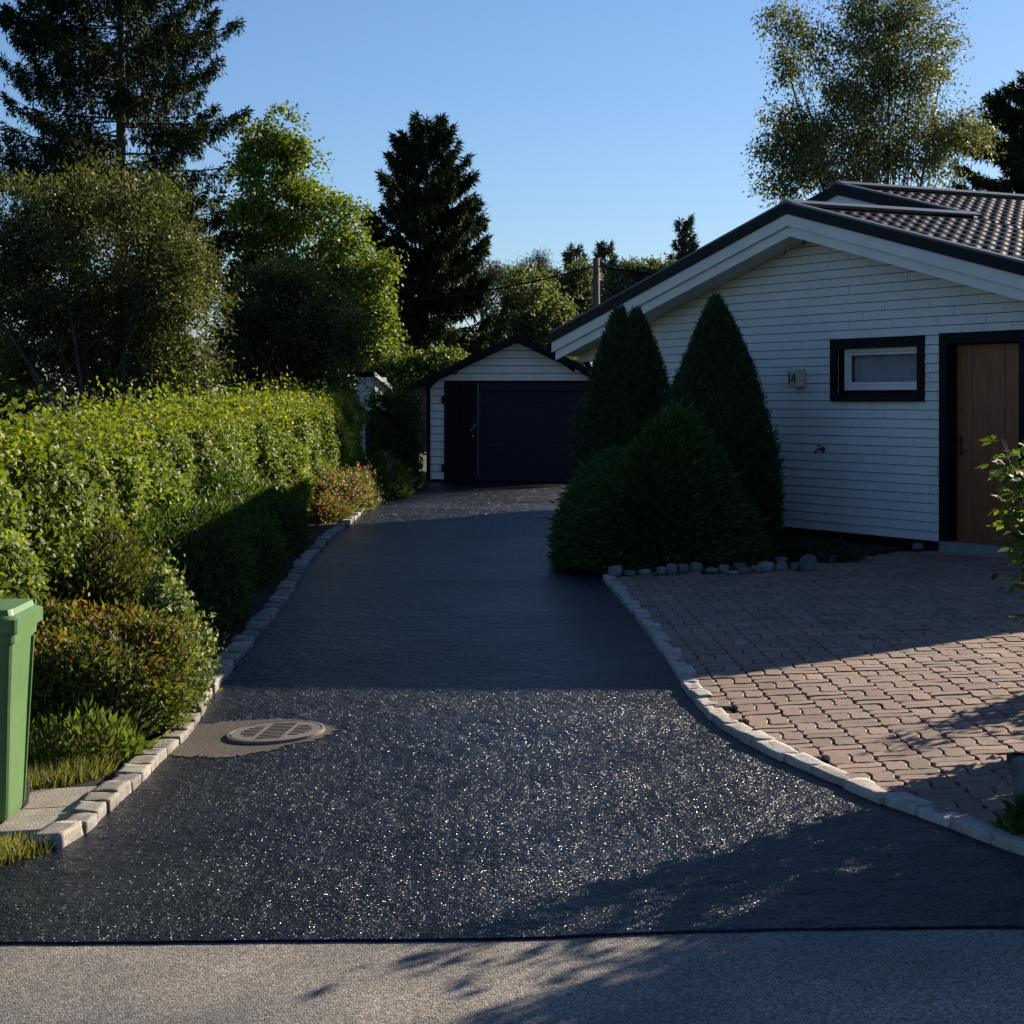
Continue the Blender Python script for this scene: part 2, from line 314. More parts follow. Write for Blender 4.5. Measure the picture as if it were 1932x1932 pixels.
# driveway sheet
seam = [pg(-60, 1783), pg(300, 1782), pg(700, 1778), pg(1000, 1775), pg(1250, 1764), pg(1500, 1757), pg(2000, 1754)]
sx_, sy_ = np.array(seam).T
def seamY(x): return np.interp(x, sx_, sy_) + 0.004 * np.sin(5 * x) + 0.003 * np.sin(31 * x + 1)
r_y = np.r_[RC[:, 1], 20, 23, 27, 40]; r_x = np.r_[RC[:, 0], 0.62, 0.75, 1.6, 2.6]
l_y = np.r_[LC[:, 1], 37, 40]; l_x = np.r_[LC[:, 0], LC[-1, 0], LC[-1, 0]]
vs = np.linspace(0, 1, 420) ** 1.3; us = np.linspace(0, 1, 70)
ymax = 36.9
U, V_ = np.meshgrid(us, vs, indexing='xy')
lx0, rx0 = -4.2, 3.4
def dl(y):
    near = np.interp(y, [6.3, 7.0, 7.6, 8.2], [-4.2, -3.3, -2.45, np.interp(8.2, l_y, l_x)])
    return np.where(y < 8.2, near, np.interp(y, l_y, l_x))
o_ = np.argsort(r_y)
def dr(y):
    v = np.interp(y, r_y[o_], r_x[o_]); return np.where(y < RC[0, 1], RC[0, 0] + (RC[0, 1] - y) * 2.2, v)
Yn = 6.0 + (ymax - 6.0) * V_
Xn = dl(Yn) * (1 - U) + dr(Yn) * U
Ys = seamY(Xn); wgt = np.clip((9 - Yn) / 3, 0, 1); Yn = Yn + (Ys - 6.0) * wgt
Zn = G(Xn, Yn) + 0.012
nx, ny = len(us), len(vs)
a = (np.arange(ny - 1)[:, None] * nx + np.arange(nx - 1)[None]).ravel()
Vd = np.stack([Xn, Yn, Zn], -1).reshape(-1, 3)
# skirt down at the near seam
sk = Vd[:nx].copy(); sk[:, 2] -= 0.03; sk[:, 1] -= 0.006
base = len(Vd); Vd = np.r_[Vd, sk]; i = np.arange(nx - 1)
Qd = np.r_[np.stack([a, a + 1, a + nx + 1, a + nx], -1), np.stack([base + i, base + i + 1, i + 1, i], -1)]
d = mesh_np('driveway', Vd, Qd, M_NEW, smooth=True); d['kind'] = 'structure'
# road of worn asphalt in front
rg = grid('road', np.linspace(-40, 40, 240), np.linspace(-6, 8.6, 60), lambda x, y: G(x, y) + 0.002 - 0.10 * sm(3.2, 6, np.abs(x)) * sm(7.0, 7.8, y), M_OLD); rg['kind'] = 'structure'
# worn asphalt left round the drain
mc = pg(521, 1389); MCX, MCY = mc
def slab_ring(cx, cy, rx, ry, dz, mat, name, seed=1, jit=0.06, skewx=0.0):
    rr = np.random.default_rng(seed); n = 240; th = np.linspace(0, 2 * np.pi, n, endpoint=False)
    r = 1 + jit * (np.sin(3 * th + 1) + 0.7 * np.sin(5 * th + 2.2) + 0.4 * np.sin(11 * th)) / 2 + 0.03 * rr.normal(size=n)
    V = [[cx, cy, gz(cx, cy) + dz]]; Q = []
    rings = 6
    for k in range(1, rings + 1):
        f = k / rings
        for q in range(n):
            x = cx + rx * r[q] * f * math.cos(th[q]); y = cy + ry * r[q] * f * math.sin(th[q]); V.append([x, y, gz(x, y) + dz])
    T = []
    for k in range(1, rings):
        for q in range(n):
            q2 = (q + 1) % n; b0 = 1 + (k - 1) * n; b1 = 1 + k * n; T.append([b0 + q, b1 + q, b1 + q2, b0 + q2])
    for q in range(n): T.append([0, 1 + q, 1 + (q + 1) % n, 0])
    me = bpy.data.meshes.new(name); me.from_pydata(V, [], [tuple(t[:3]) if t[3] == 0 else tuple(t) for t in T]); me.materials.append(mat)
    for p_ in me.polygons: p_.use_smooth = True
    o = bpy.data.objects.new(name, me); COL.objects.link(o); return o
pt = slab_ring(MCX - 0.20, MCY - 0.03, 0.50, 0.50, 0.0155, M_PATCH, 'asphalt_patch', 4, 0.12); pt['kind'] = 'structure'

# interlocking pavers, basket weave in columns
def paving():
    poly_x, poly_y = [], []
    PV = []; PQ = []; TT = []; cnt = 0
    L = 0.2225; Wd = L / 2; gap = 0.0080
    vpx = pg(900, 1100)
    ang = math.radians(1.2); ca, sa = math.cos(ang), math.sin(ang)
    ox, oy = 0.9, 7.0
    rr = random.Random(3)
    def outline(w, h, horiz):
        # wavy outline, long sides get an S wave
        pts = []
        A = 0.010; B = 0.012
        def edge(p, q, amp, n, nrm):
            for k in range(n):
                f = k / n; o = amp * math.sin(2 * math.pi * f)
                pts.append((p[0] + (q[0] - p[0]) * f + nrm[0] * o, p[1] + (q[1] - p[1]) * f + nrm[1] * o))
        la, sa_ = (A, B) if horiz else (B, A)
        edge((0, 0), (w, 0), A if horiz else B * 0.8, 6, (0, 1)); edge((w, 0), (w, h), -(B * 0.8 if horiz else A), 6, (1, 0))
        edge((w, h), (0, h), -(A if horiz else B * 0.8), 6, (0, 1)); edge((0, h), (0, 0), (B * 0.8 if horiz else A), 6, (1, 0))
        return pts
    oh = outline(L, Wd, True); ov = outline(Wd, L, False)
    for c in range(-2, 34):
        off = 0.0 if c % 2 == 0 else L
        for r in range(-4, 30):
            bx = c * L; by = r * 2 * L + off
            for (dx, dy, hz) in ((0, 0, 1), (0, Wd, 1), (0, L, 0), (Wd, L, 0)):
                ol = oh if hz else ov; w, h = (L, Wd) if hz else (Wd, L)
                mx, my = bx + dx + w / 2, by + dy + h / 2
                wx = ox + mx * ca - my * sa; wy = oy + mx * sa + my * ca
                xr = dr(np.array(wy)) if wy < RC[-1, 1] else 0.78
                # inside the paved area?
                if wy < RC[0, 1] - 0.6 or wx < float(xr) + 0.07: continue
                if wy < 7.9 + 0.0 and wx > 2.45: continue
                far = 17.55 + 0.16 * (wx - 0.8) if wx < 2.6 else 17.85 + (wx - 2.6) * 1.0
                lim = 19.55 - (wx - 4.2) * 1.79
                if wy > far or wy > lim - 0.1: continue
                if wx > 7.0: continue
                dz = rr.gauss(0, 0.0016); tx, ty = rr.gauss(0, 0.012), rr.gauss(0, 0.012); jx, jy = rr.gauss(0, .001), rr.gauss(0, .001)
                tn = 1 + rr.gauss(0, 0.12); wm = rr.gauss(0, 0.03); col = (tn * (1 + wm), tn, tn * (1 - wm), 1)
                n = len(ol); cx_, cy_ = w / 2, h / 2
                for (ins, zz) in ((gap / 2, -0.03), (gap / 2, -0.006), (gap / 2 + 0.005, 0.0)):
                    for (px, py) in ol:
                        qx = px - cx_; qy = py - cy_
                        fx = 1 - 2 * ins / w; fy = 1 - 2 * ins / h
                        qx *= fx; qy *= fy
                        lx = bx + dx + cx_ + qx + jx; ly = by + dy + cy_ + qy + jy
                        X = ox + lx * ca - ly * sa; Y = oy + lx * sa + ly * ca
                        if Y < RC[-1, 1]: X = max(X, float(dr(Y)) + 0.045)
                        PV.append((X, Y, dz + zz + tx * qx + ty * qy)); TT.append(col)
                b = cnt
                for ring in range(2):
                    for k in range(n):
                        k2 = (k + 1) % n; PQ.append((b + ring * n + k, b + ring * n + k2, b + (ring + 1) * n + k2, b + (ring + 1) * n + k))
                PQ.append(tuple(b + 2 * n + k for k in range(n)))
                cnt += 3 * n
    V = np.array(PV); V[:, 2] += G(V[:, 0], V[:, 1]) + 0.045
    me = bpy.data.meshes.new('paving'); me.from_pydata(V.tolist(), [], PQ)
    at_ = me.attributes.new('tint', 'FLOAT_COLOR', 'POINT'); at_.data.foreach_set('color', np.array(TT, np.float32).ravel())
    me.materials.append(M_PAVER); o = bpy.data.objects.new('paving', me); COL.objects.link(o); o['kind'] = 'structure'
    # bedding sand under the joints
    ysb = np.linspace(7.25, 20.5, 90); usb = np.linspace(0, 1, 24)
    Xb = []
    for y in ysb:
        x0 = (float(dr(np.array(y))) if y < RC[-1, 1] else 0.85) + 0.06; x1 = max(x0 + 0.1, min(7.2, 4.35 + (19.4 - y) / 1.79))
        if y > 17.6: x0 = max(x0, min(x1 - 0.1, 2.6 + (y - 17.85) * 1.0))
        Xb.append(x0 + (x1 - x0) * usb)
    Xb = np.array(Xb); Yb = np.repeat(ysb[:, None], 24, 1); Vb = np.stack([Xb, Yb, G(Xb, Yb) + 0.026], -1).reshape(-1, 3)
    aa = (np.arange(89)[:, None] * 24 + np.arange(23)[None]).ravel()
    ob = mesh_np('paving_bed', Vb, np.stack([aa, aa + 1, aa + 25, aa + 24], -1), M_JOINT, smooth=True); ob['kind'] = 'structure'
paving()

# stones: rounded, roughened boxes
def stone_geo(c, size, rz, seed, round_=0.5, n=4, amp=0.06, tilt=0):
    r = np.random.default_rng(seed); V = []; idx = {}; Q = []
    def vid(i, j, k):
        key = (i, j, k)
        if key not in idx:
            p = np.array([i, j, k], float) / n * 2 - 1
            q = p / np.linalg.norm(p) * 1.15
            m_ = p * (1 - round_) + q * round_
            idx[key] = len(V); V.append(m_)
        return idx[key]
    for i in range(n):
        for j in range(n):
            for (ax, s) in ((0, 0), (0, n), (1, 0), (1, n), (2, 0), (2, n)):
                def mk(a, b):
                    l = [a, b]; l.insert(ax, s); return vid(*l)
                q = [mk(i, j), mk(i + 1, j), mk(i + 1, j + 1), mk(i, j + 1)]
                if (s == 0) != (ax == 1): q = q[::-1]
                Q.append(q)
    V = np.array(V); ph = r.uniform(0, 6, (3, 3)); fr = r.uniform(1.5, 4, (3, 3))
    for ax in range(3):
        V[:, ax] += amp * (np.sin(V @ fr[ax] + ph[ax, 0]) + 0.6 * r.normal(size=len(V)) * 0.5)
    V = V * np.array(size) / 2; ct, st = math.cos(tilt), math.sin(tilt)
    V = np.stack([V[:, 0], V[:, 1] * ct - V[:, 2] * st, V[:, 1] * st + V[:, 2] * ct], -1)
    c_, s_ = math.cos(rz), math.sin(rz)
    V = np.stack([V[:, 0] * c_ - V[:, 1] * s_, V[:, 0] * s_ + V[:, 1] * c_, V[:, 2]], -1) + np.array(c)
    return V, np.array(Q)
def kerb(name, pts, side, hgt, seed, wid=0.13, lmin=0.14, lmax=0.24, tones=0.12, mat=M_SETT):
    C = curve(pts, 0.02); r = random.Random(seed); i = 0; Vs = []; Qs = []; Ts = []; b = 0
    while i < len(C) - 8:
        ln = r.uniform(lmin, lmax); k = int(ln / 0.02); j = min(i + k, len(C) - 1)
        p, q = C[i], C[j]; mid = (p + q) / 2; d_ = q - p; ang = math.atan2(d_[1], d_[0])
        nrm = np.array([-d_[1], d_[0]]) / (np.hypot(*d_) + 1e-9)
        w = wid * r.uniform(0.88, 1.12); c = mid + nrm * side * (w / 2 + r.uniform(-0.008, 0.008))
        h = hgt * r.uniform(0.8, 1.15)
        V, Q = stone_geo((c[0], c[1], gz(*c) + h / 2 - 0.03), (np.hypot(*d_) - 0.008, w, h + 0.08), ang + r.gauss(0, 0.03), r.randint(0, 9999), 0.06, 6, 0.035, r.gauss(0, 0.04))
        t = r.uniform(1 - tones * 1.6, 1 + tones * 1.4); wmt = r.uniform(-0.03, 0.07)
        Vs.append(V); Qs.append(Q + b); Ts.append(np.tile([t * (1 + wmt), t, t * (1 - wmt), 1], (len(V), 1))); b += len(V); i = j
    o = mesh_np(name, np.concatenate(Vs), np.concatenate(Qs), mat, tint=np.concatenate(Ts), smooth=False); o['kind'] = 'structure'
    return o
kerb('kerb_left', LC, +1, 0.060, 5, 0.135, 0.20, 0.34, 0.25)
kerb('kerb_right', RC, -1, 0.042, 9, 0.105, 0.24, 0.40, 0.08, M_SETT2)

# soil strips under the planting
def strip(name, polyL, polyR, ysr, dz, mat):
    rows = []
    for y in ysr: rows.append(np.linspace(polyL(y), polyR(y), 10))
    X = np.array(rows); Y = np.repeat(np.array(ysr)[:, None], 10, 1); V = np.stack([X, Y, G(X, Y) + dz], -1).reshape(-1, 3)
    aa = (np.arange(len(ysr) - 1)[:, None] * 10 + np.arange(9)[None]).ravel()
    o = mesh_np(name, V, np.stack([aa, aa + 1, aa + 11, aa + 10], -1), mat, smooth=True); o['kind'] = 'structure'; return o
strip('flower_bed', lambda y: -4.4, lambda y: float(np.interp(y, l_y, l_x)) - 0.10, np.linspace(9.3, 36.5, 80), 0.03, M_SOIL)
strip('planting_bed', lambda y: (0.85 if y < 20 else 1.0) + 0.05, lambda y: max(0.9, 2.45 + (y - 17.4) * 0.75 if y < 19.8 else 4.1 - (y - 20) * 0.56 + 0.2), np.linspace(17.4, 25, 40), 0.045, M_SOIL)

# drain cover
dr_e = empty('drain_cover', (MCX, MCY, gz(MCX, MCY) + 0.02)); tag(dr_e, 'round cast iron drain grate set in the asphalt of the driveway', 'drain cover')
dgx = (gz(MCX + 0.2, MCY) - gz(MCX - 0.2, MCY)) / 0.4; dgy = (gz(MCX, MCY + .2) - gz(MCX, MCY - .2)) / 0.4
dr_e.rotation_euler = (dgy, -dgx, 0)
def disc_with_slots():
    R = 0.262; m = MB(); n = 64
    # concentric plate from bars and solid sectors : plate made of strips leaving slots open
    rows = 11; pitch = 0.040; bw = 0.020
    th = math.radians(0)
    hole = MB(); hole.tube([(0, 0, -0.06), (0, 0, 0.0103)], R - 0.008, 48)  # black disc just under the plate stands in for shade inside the slots
    def ext(y, r): return math.sqrt(max(r * r - y * y, 0))
    Ri = R - 0.004
    ribs = [(-0.085 - 0.011, -0.085 + 0.011), (0.085 - 0.011, 0.085 + 0.011)]
    rl = R - 0.05
    y = -R
    def slab(y0, y1, x0f, x1f):
        k = 4
        for q in range(k):
            a_, b_ = y0 + (y1 - y0) * q / k, y0 + (y1 - y0) * (q + 1) / k
            m.hexa([(x0f(a_), a_, 0.009), (x1f(a_), a_, 0.009), (x1f(b_), b_, 0.009), (x0f(b_), b_, 0.009), (x0f(a_), a_, 0.012), (x1f(a_), a_, 0.012), (x1f(b_), b_, 0.012), (x0f(b_), b_, 0.012)])
    slots = []
    for i_ in range(-5, 6):
        yc = i_ * pitch
        slots.append((yc - 0.0125, yc + 0.0125))
    prev = -Ri
    for (s0, s1) in slots:
        slab(prev, s0, lambda v: -ext(v, Ri), lambda v: ext(v, Ri))
        half = math.sqrt(max(rl ** 2 - max(abs(s0), abs(s1)) ** 2, 0))
        xs_ = []
        for (a_, b_) in ((-half, ribs[0][0]), (ribs[0][1], ribs[1][0]), (ribs[1][1], half)):
            if b_ - a_ > 0.03: xs_.append((a_, b_))
        edges = [None] + [v for ab in xs_ for v in ab] + [None]
        for q in range(0, len(edges), 2):
            e0, e1 = edges[q], edges[q + 1]
            slab(s0, s1, (lambda v, e0=e0: -ext(v, Ri) if e0 is None else e0), (lambda v, e1=e1: ext(v, Ri) if e1 is None else e1))
        prev = s1
    slab(prev, Ri, lambda v: -ext(v, Ri), lambda v: ext(v, Ri))
    rim = MB(); n = 64; vsr = []
    for k in range(n):
        w = 2 * math.pi * k / n
        for (r_, z_) in ((R + 0.004, -0.02), (R + 0.022, -0.02), (R + 0.022, 0.011), (R + 0.004, 0.014)): vsr.append((r_ * math.cos(w), r_ * math.sin(w), z_))
    rim.add(vsr, [(k * 4 + j, ((k + 1) % n) * 4 + j, ((k + 1) % n) * 4 + (j + 1) % 4, k * 4 + (j + 1) % 4) for k in range(n) for j in range(4)])
    return m, rim, hole
gr_, rim_, hole_ = disc_with_slots()
o = gr_.build('grate', M_IRON, dr_e); o.rotation_euler = (0, 0, math.radians(-8)); rim_.build('rim', M_IRON, dr_e); hole_.build('shaft_shade', M_HOLE, dr_e)

# ---------------------------------------------------------------- foliage
def unit(a): return a / (np.linalg.norm(a, axis=-1, keepdims=True) + 1e-9)
def leaves(P, D, Nn, L, Wd, tint, fold=0.25, mid=0.45):
    D = unit(D); Sd = unit(np.cross(D, Nn)); Nn = np.cross(Sd, D); n = len(P)
    L = np.broadcast_to(L, (n,))[:, None]; Wd = np.broadcast_to(Wd, (n,))[:, None]
    m = P + D * L * mid; up = Nn * Wd * fold
    V = np.stack([P, m + Sd * Wd / 2 + up, P + D * L, m - Sd * Wd / 2 + up], 1).reshape(-1, 3)
    Q = np.arange(4 * n).reshape(n, 4)
    T = np.concatenate([tint, np.ones((n, 1))], 1).repeat(4, 0)
    return V, Q, T
def tints(n, a, b, r=rng, sat=0.0, pw=1.0):
    f = r.uniform(0, 1, (n, 1)) ** pw; c = np.array(a) * (1 - f) + np.array(b) * f
    return c * (1 + 0.18 * r.normal(size=(n, 1))).clip(0.5, 1.6)
def rdir(n, r=rng):
    v = r.normal(size=(n, 3)); return unit(v)
def merge(parts):
    Vs, Qs, Ts = [], [], []; b = 0
    for V, Q, T in parts: Vs.append(V); Qs.append(Q + b); Ts.append(T); b += len(V)
    return np.concatenate(Vs), np.concatenate(Qs), np.concatenate(Ts)

def crown(ells, nclump, per, spread, L, Wd, ca, cb, r, shell=0.55, droop=0.3, pw=1.0, cmod=None):
    """clumps of leaves spread through a set of ellipsoids (cx,cy,cz,rx,ry,rz,weight)"""
    E = np.array(ells, float); vol = E[:, 3] * E[:, 4] * E[:, 5]; w = vol ** 0.75; w = w / w.sum()
    k = r.choice(len(E), nclump, p=w); d_ = rdir(nclump, r); rad = r.uniform(shell, 1.0, nclump) ** 0.7
    ph = r.uniform(0, 6.28, 9)
    lump = np.sin(d_[:, 0] * 5.1 + ph[0] + k) * np.sin(d_[:, 2] * 6.3 + ph[1]) + 0.7 * np.sin(d_[:, 1] * 9.7 + ph[2]) * np.sin(d_[:, 2] * 11.3 + k * 2.1)
    rad = rad * (1 + 0.17 * lump + 0.08 * r.normal(size=nclump)) * np.where(r.uniform(size=nclump) < 0.05, 1.15, 1.0)
    C = E[k, :3] + d_ * rad[:, None] * E[k, 3:6]
    sc = 2.6 / (spread * 5 + 0.25)
    g3 = np.sin(C[:, 0] * sc + ph[3]) * np.sin(C[:, 1] * sc * 0.9 + ph[4]) + np.sin(C[:, 2] * sc * 1.3 + ph[5]) * np.sin(C[:, 0] * sc * 1.9 + ph[6]) + 0.6 * np.sin(C[:, 2] * sc * 2.7 + ph[7] + C[:, 0] * sc)
    keep = g3 > -0.55 - 0.4 * r.uniform(size=nclump); C = C[keep]; k = k[keep]; nclump = len(C)
    cs = spread * r.uniform(0.5, 1.4, nclump)
    cnt = r.integers(int(per * 0.4), int(per * 1.6), nclump)
    ix = np.repeat(np.arange(nclump), cnt); n = len(ix)
    P = C[ix] + r.normal(size=(n, 3)).clip(-1.7, 1.7) * cs[ix][:, None] * np.array([1, 1, 0.75])
    out = unit(P - E[k, :3][ix] * 1.0 + 1e-6)
    D = unit(rdir(n, r) + out * 0.6 + np.array([0, 0, -droop])); N = unit(rdir(n, r) + np.array([0, 0, 0.8]) + out * 0.5)
    tn = tints(n, ca, cb, r, pw=pw); ctn = r.normal(1, 0.13, nclump)[ix][:, None].clip(0.6, 1.4); tn = tn * ctn
    if cmod is not None: tn = cmod(P, tn, r)
    return leaves(P, D, N, L * r.uniform(0.6, 1.3, n), Wd * r.uniform(0.6, 1.3, n), tn), C

def limbs(base, C, r, r0, n=14, top=None, mat=BARK, name='trunk', parent=None, stems=1, forkh=0.35):
    m = MB(); base = Vector(base)
    tip = Vector(top) if top is not None else Vector(C.mean(0)) + Vector((0, 0, 0.5))
    for s in range(stems):
        off = Vector((r.normal() * 0.25, r.normal() * 0.25, 0)) if stems > 1 else Vector((0, 0, 0))
        b0 = base + off; up_ = C[C[:, 2] > np.median(C[:, 2])]; tp = tip if stems == 1 else Vector(up_[r.integers(len(up_))])
        path = [b0 + (tp - b0) * f + Vector((math.sin(5 * f + s) * 0.06, math.cos(4 * f + s) * 0.06, 0)) * (tp - b0).length * 0.15 for f in np.linspace(0, 1, 7)]
        m.tube(path, [r0 / math.sqrt(stems) * (1 - 0.85 * f) for f in np.linspace(0, 1, 7)], 7)
        for c in C[r.choice(len(C), min(n, len(C)), replace=False)]:
            c = Vector(c); f = forkh + (1 - forkh) * r.uniform(0, 0.75); st = b0 + (tp - b0) * f
            if c.z < st.z - 0.2 * (tp.z - b0.z): st = b0 + (tp - b0) * forkh
            mid_ = st.lerp(c, 0.5) + Vector((0, 0, 0.06 * (c - st).length)); rr0 = r0 / math.sqrt(stems) * 0.35 * (1 - 0.6 * f)
            m.tube([st, mid_, c], [rr0, rr0 * 0.6, rr0 * 0.2], 5)
    return m.build(name, mat, parent, smooth=True)

def ell(u, v, Y, ru, rv, ry):      # crown lobe: where and how large, its depth ry in metres
    c = at(u, v, Y); s = Y / F
    return (c.x, c.y, c.z, ru * s, ry, rv * s)

def leafy_tree(name, label, cat, Y, ux, lobes, nclump, per, spread, L, Wd, ca, cb, seed, r0=0.15, stems=1, mat=LEAF, bark=BARK, nl=16, droop=0.3, shell=0.4, group=None, topv=None, forkh=0.3, cmod=None, pw=1.0):
    r = np.random.default_rng(seed); bx = (ux - CX) / F * Y; e = empty(name, (bx, Y, gz(bx, Y))); tag(e, label, cat, group)
    E = np.array([ell(u, v, Y + dy, ru, rv, ry) for (u, v, dy, ru, rv, ry) in lobes]); E[:, 0] -= bx; E[:, 1] -= Y; E[:, 2] -= gz(bx, Y)
    (V, Q, T), C = crown(E, nclump, per, spread, L, Wd, ca, cb, r, shell, droop, pw, cmod)
    mesh_np('crown', V, Q, mat, e, T)
    hi = E[np.argmax(E[:, 2] + E[:, 5])]
    limbs((0, 0, -0.1), C, r, r0, nl, (hi[0], hi[1], hi[2] + 0.1 * hi[5]), bark, 'trunk', e, stems, forkh)
    return e

def spruce(name, label, Y, ux, vtop, vlow, ru, seed, ca=(0.014, 0.028, 0.010), cb=(0.035, 0.055, 0.018), dens=1.0, droop=0.22, r0=0.16, group=None, fine=1.0, prof=0.75, bare=0.0, lean=0.0, cat='spruce', sweep=0.25, hang=1.0, ls=1.0):
    r = np.random.default_rng(seed); bx = (ux - CX) / F * Y; gb = gz(bx, Y); e = empty(name, (bx, Y, gb)); tag(e, label, cat, group)
    s = Y / F; H = EYE + (HY - vtop) * s - gb; lo = EYE + (HY - vlow) * s - gb; R = ru * s
    m = MB(); m.tube([(lean * 0, 0, -0.1), (lean * 0.5, 0, H * 0.5), (lean, 0, H)], [r0, r0 * 0.6, 0.015], 8)
    P = []; D = []; N = []
    z = lo; step = 0.30 / fine
    while z < H - 0.15:
        f = (H - z) / (H - lo); nb = r.integers(4, 7)
        for _ in range(nb):
            zb = z + r.uniform(-0.15, 0.15); az = r.uniform(0, 2 * math.pi)
            ln = R * (f ** prof) * r.uniform(0.65, 1.12) + 0.12
            if r.uniform() < 0.07: ln *= 1.2
            dirh = np.array([math.cos(az), math.sin(az)])
            up0 = 0.25 * (1 - f) + r.normal(0, 0.06)
            path = []
            for q in np.linspace(0, 1, 6):
                zz = zb + ln * (up0 * q - droop * 1.9 * f * q * q + sweep * q ** 4)
                path.append((lean * zb / H + dirh[0] * ln * q, dirh[1] * ln * q, zz))
            m.tube(path, [0.028 * (1 - 0.8 * q) * (0.4 + f) for q in np.linspace(0, 1, 6)], 4, False)
            pp = np.array(path); sdv = np.array([-dirh[1], dirh[0], 0])
            ntas = max(int(ln * 7.5 * dens), 3); m_ = int(15 * fine ** 0.5)
            q = bare + (1 - bare) * r.uniform(0, 1, ntas) ** 0.8; q[:2] = r.uniform(0.9, 1.0, 2)
            pi = q * 5; i0 = np.minimum(pi.astype(int), 4); fr = (pi - i0)[:, None]
            B = pp[i0] * (1 - fr) + pp[i0 + 1] * fr; tang = unit(pp[i0 + 1] - pp[i0])
            sg = r.choice([-1, 1], ntas)[:, None]; lo_ = r.uniform(0, 1, ntas) ** 1.3 * (0.20 * ln * (1.08 - q) + 0.05)
            B = B + sdv * sg * lo_[:, None] + tang * (lo_ * 0.8)[:, None]
            hl = hang * r.uniform(0.12, 0.50, ntas) * (0.5 + 0.5 * f) * (1.1 - 0.5 * q)
            w = r.uniform(0, 1, (ntas, m_)); sw = r.normal(0, 0.12, (ntas, 1, 3)); sw[:, :, 2] = 0
            Pt = B[:, None] + np.array([0, 0, -1.0]) * (w * hl[:, None])[..., None] + sw * w[..., None] * hl[:, None, None] * 2 + tang[:, None] * ((1 - w) * 0.10)[..., None] + r.normal(0, 0.022, (ntas, m_, 3))
            dd = unit(tang[:, None] * (0.75 * (1 - w) + 0.15)[..., None] + sdv * (sg * 0.45)[:, None] * (1 - w)[..., None] + np.array([0, 0, -1.0]) * (0.2 + 0.8 * w)[..., None] + 0.45 * r.normal(size=(ntas, m_, 3)))
            P.append(Pt.reshape(-1, 3)); D.append(dd.reshape(-1, 3)); nt = ntas * m_; N.append(rdir(nt, r) + np.array([0, 0, 0.4]))
        z += step
    P = np.concatenate(P); D = np.concatenate(D); N = np.concatenate(N); n = len(P)
    m.build('trunk', BARK, e, smooth=True)
    V, Q, T = leaves(P, D, N, r.uniform(0.09, 0.20, n) * ls, r.uniform(0.022, 0.045, n) * ls, tints(n, ca, cb, r), 0.3)
    mesh_np('crown', V, Q, NEEDLE, e, T)
    return e

# ---- left side, far to near
spruce('spruce_tree', 'tall dark drooping spruce with bare lower trunk at the far left', 45, 228, -420, 405, 238, 11, dens=3.0, droop=0.12, r0=0.19, prof=0.34, bare=0.10, sweep=0.26, hang=1.5, ls=1.1)
spruce('spruce_tree', 'young dark spruce half hidden between the tall spruce and the light green tree', 41, 345, 330, 520, 120, 12, dens=2.6, droop=0.16, r0=0.10, prof=0.6, hang=1.2, ls=1.1)
spruce('spruce_tree', 'dense dark spruce standing behind the garage, alone against the sky', 60, 800, 215, 690, 172, 13, dens=3.0, droop=0.08, r0=0.22, prof=0.68, lean=0.1, hang=1.3, ls=1.7)
leafy_tree('aspen_tree', 'slender light green leafy tree, sunlit, between the two large spruces', 'tree', 42, 560,
    [(520, 330, 0, 72, 105, 1.0), (575, 340, 0, 32, 75, 0.7), (535, 265, 0, 42, 62, 0.6), (480, 290, 0, 28, 60, 0.5), (560, 470, 0.3, 118, 115, 1.4), (648, 420, 0, 45, 60, 0.7), (660, 560, 0, 80, 110, 1.1), (560, 620, 0, 110, 130, 1.4), (715, 520, -0.3, 30, 52, 0.5), (700, 640, 0, 50, 70, 0.8), (470, 430, 0, 40, 80, .8)],
    1500, 34, 0.15, 0.105, 0.08, (0.095, 0.140, 0.026), (0.19, 0.25, 0.042), 21, 0.16, 2, nl=40, shell=0.3)
leafy_tree('broadleaf_shrub', 'large dense olive green shrub tree with many stems behind the hedge at left', 'shrub', 27.5, 190,
    [(190, 480, 0, 200, 160, 1.6), (230, 400, 0, 115, 90, 1.0), (60, 560, 0, 140, 160, 1.4), (330, 560, 0, 95, 140, 1.2), (290, 700, 0.3, 130, 80, 1.2), (200, 620, 0.6, 200, 120, 1.2), (20, 470, 0, 90, 110, 1.0), (85, 690, 0.6, 120, 60, 1.0), (130, 390, 0, 60, 50, .6)],
    2500, 42, 0.14, 0.080, 0.034, (0.050, 0.064, 0.024), (0.105, 0.12, 0.046), 22, 0.16, 9, nl=9, droop=0.1, shell=0.25, forkh=0.2)
leafy_tree('broadleaf_shrub', 'dark green rounded shrub behind the hedge, between the large shrub and the white shed', 'shrub', 33, 545,
    [(545, 640, 0, 125, 100, 1.2), (500, 570, 0, 80, 80, 0.9), (610, 650, -0.2, 75, 95, 0.9), (540, 530, 0, 60, 45, 0.6), (450, 660, 0, 50, 90, 0.7)],
    1100, 38, 0.13, 0.085, 0.04, (0.034, 0.046, 0.018), (0.070, 0.085, 0.034), 23, 0.10, 6, nl=8, shell=0.35)
leafy_tree('pine_tree', 'small dark pine peeping out behind the light green tree', 'pine', 47, 715,
    [(712, 590, 0, 28, 62, 0.6), (720, 660, 0, 34, 50, .6)], 160, 40, 0.12, 0.13, 0.02, (0.02, 0.035, 0.014), (0.04, 0.06, 0.02), 24, 0.09, mat=NEEDLE, nl=10)
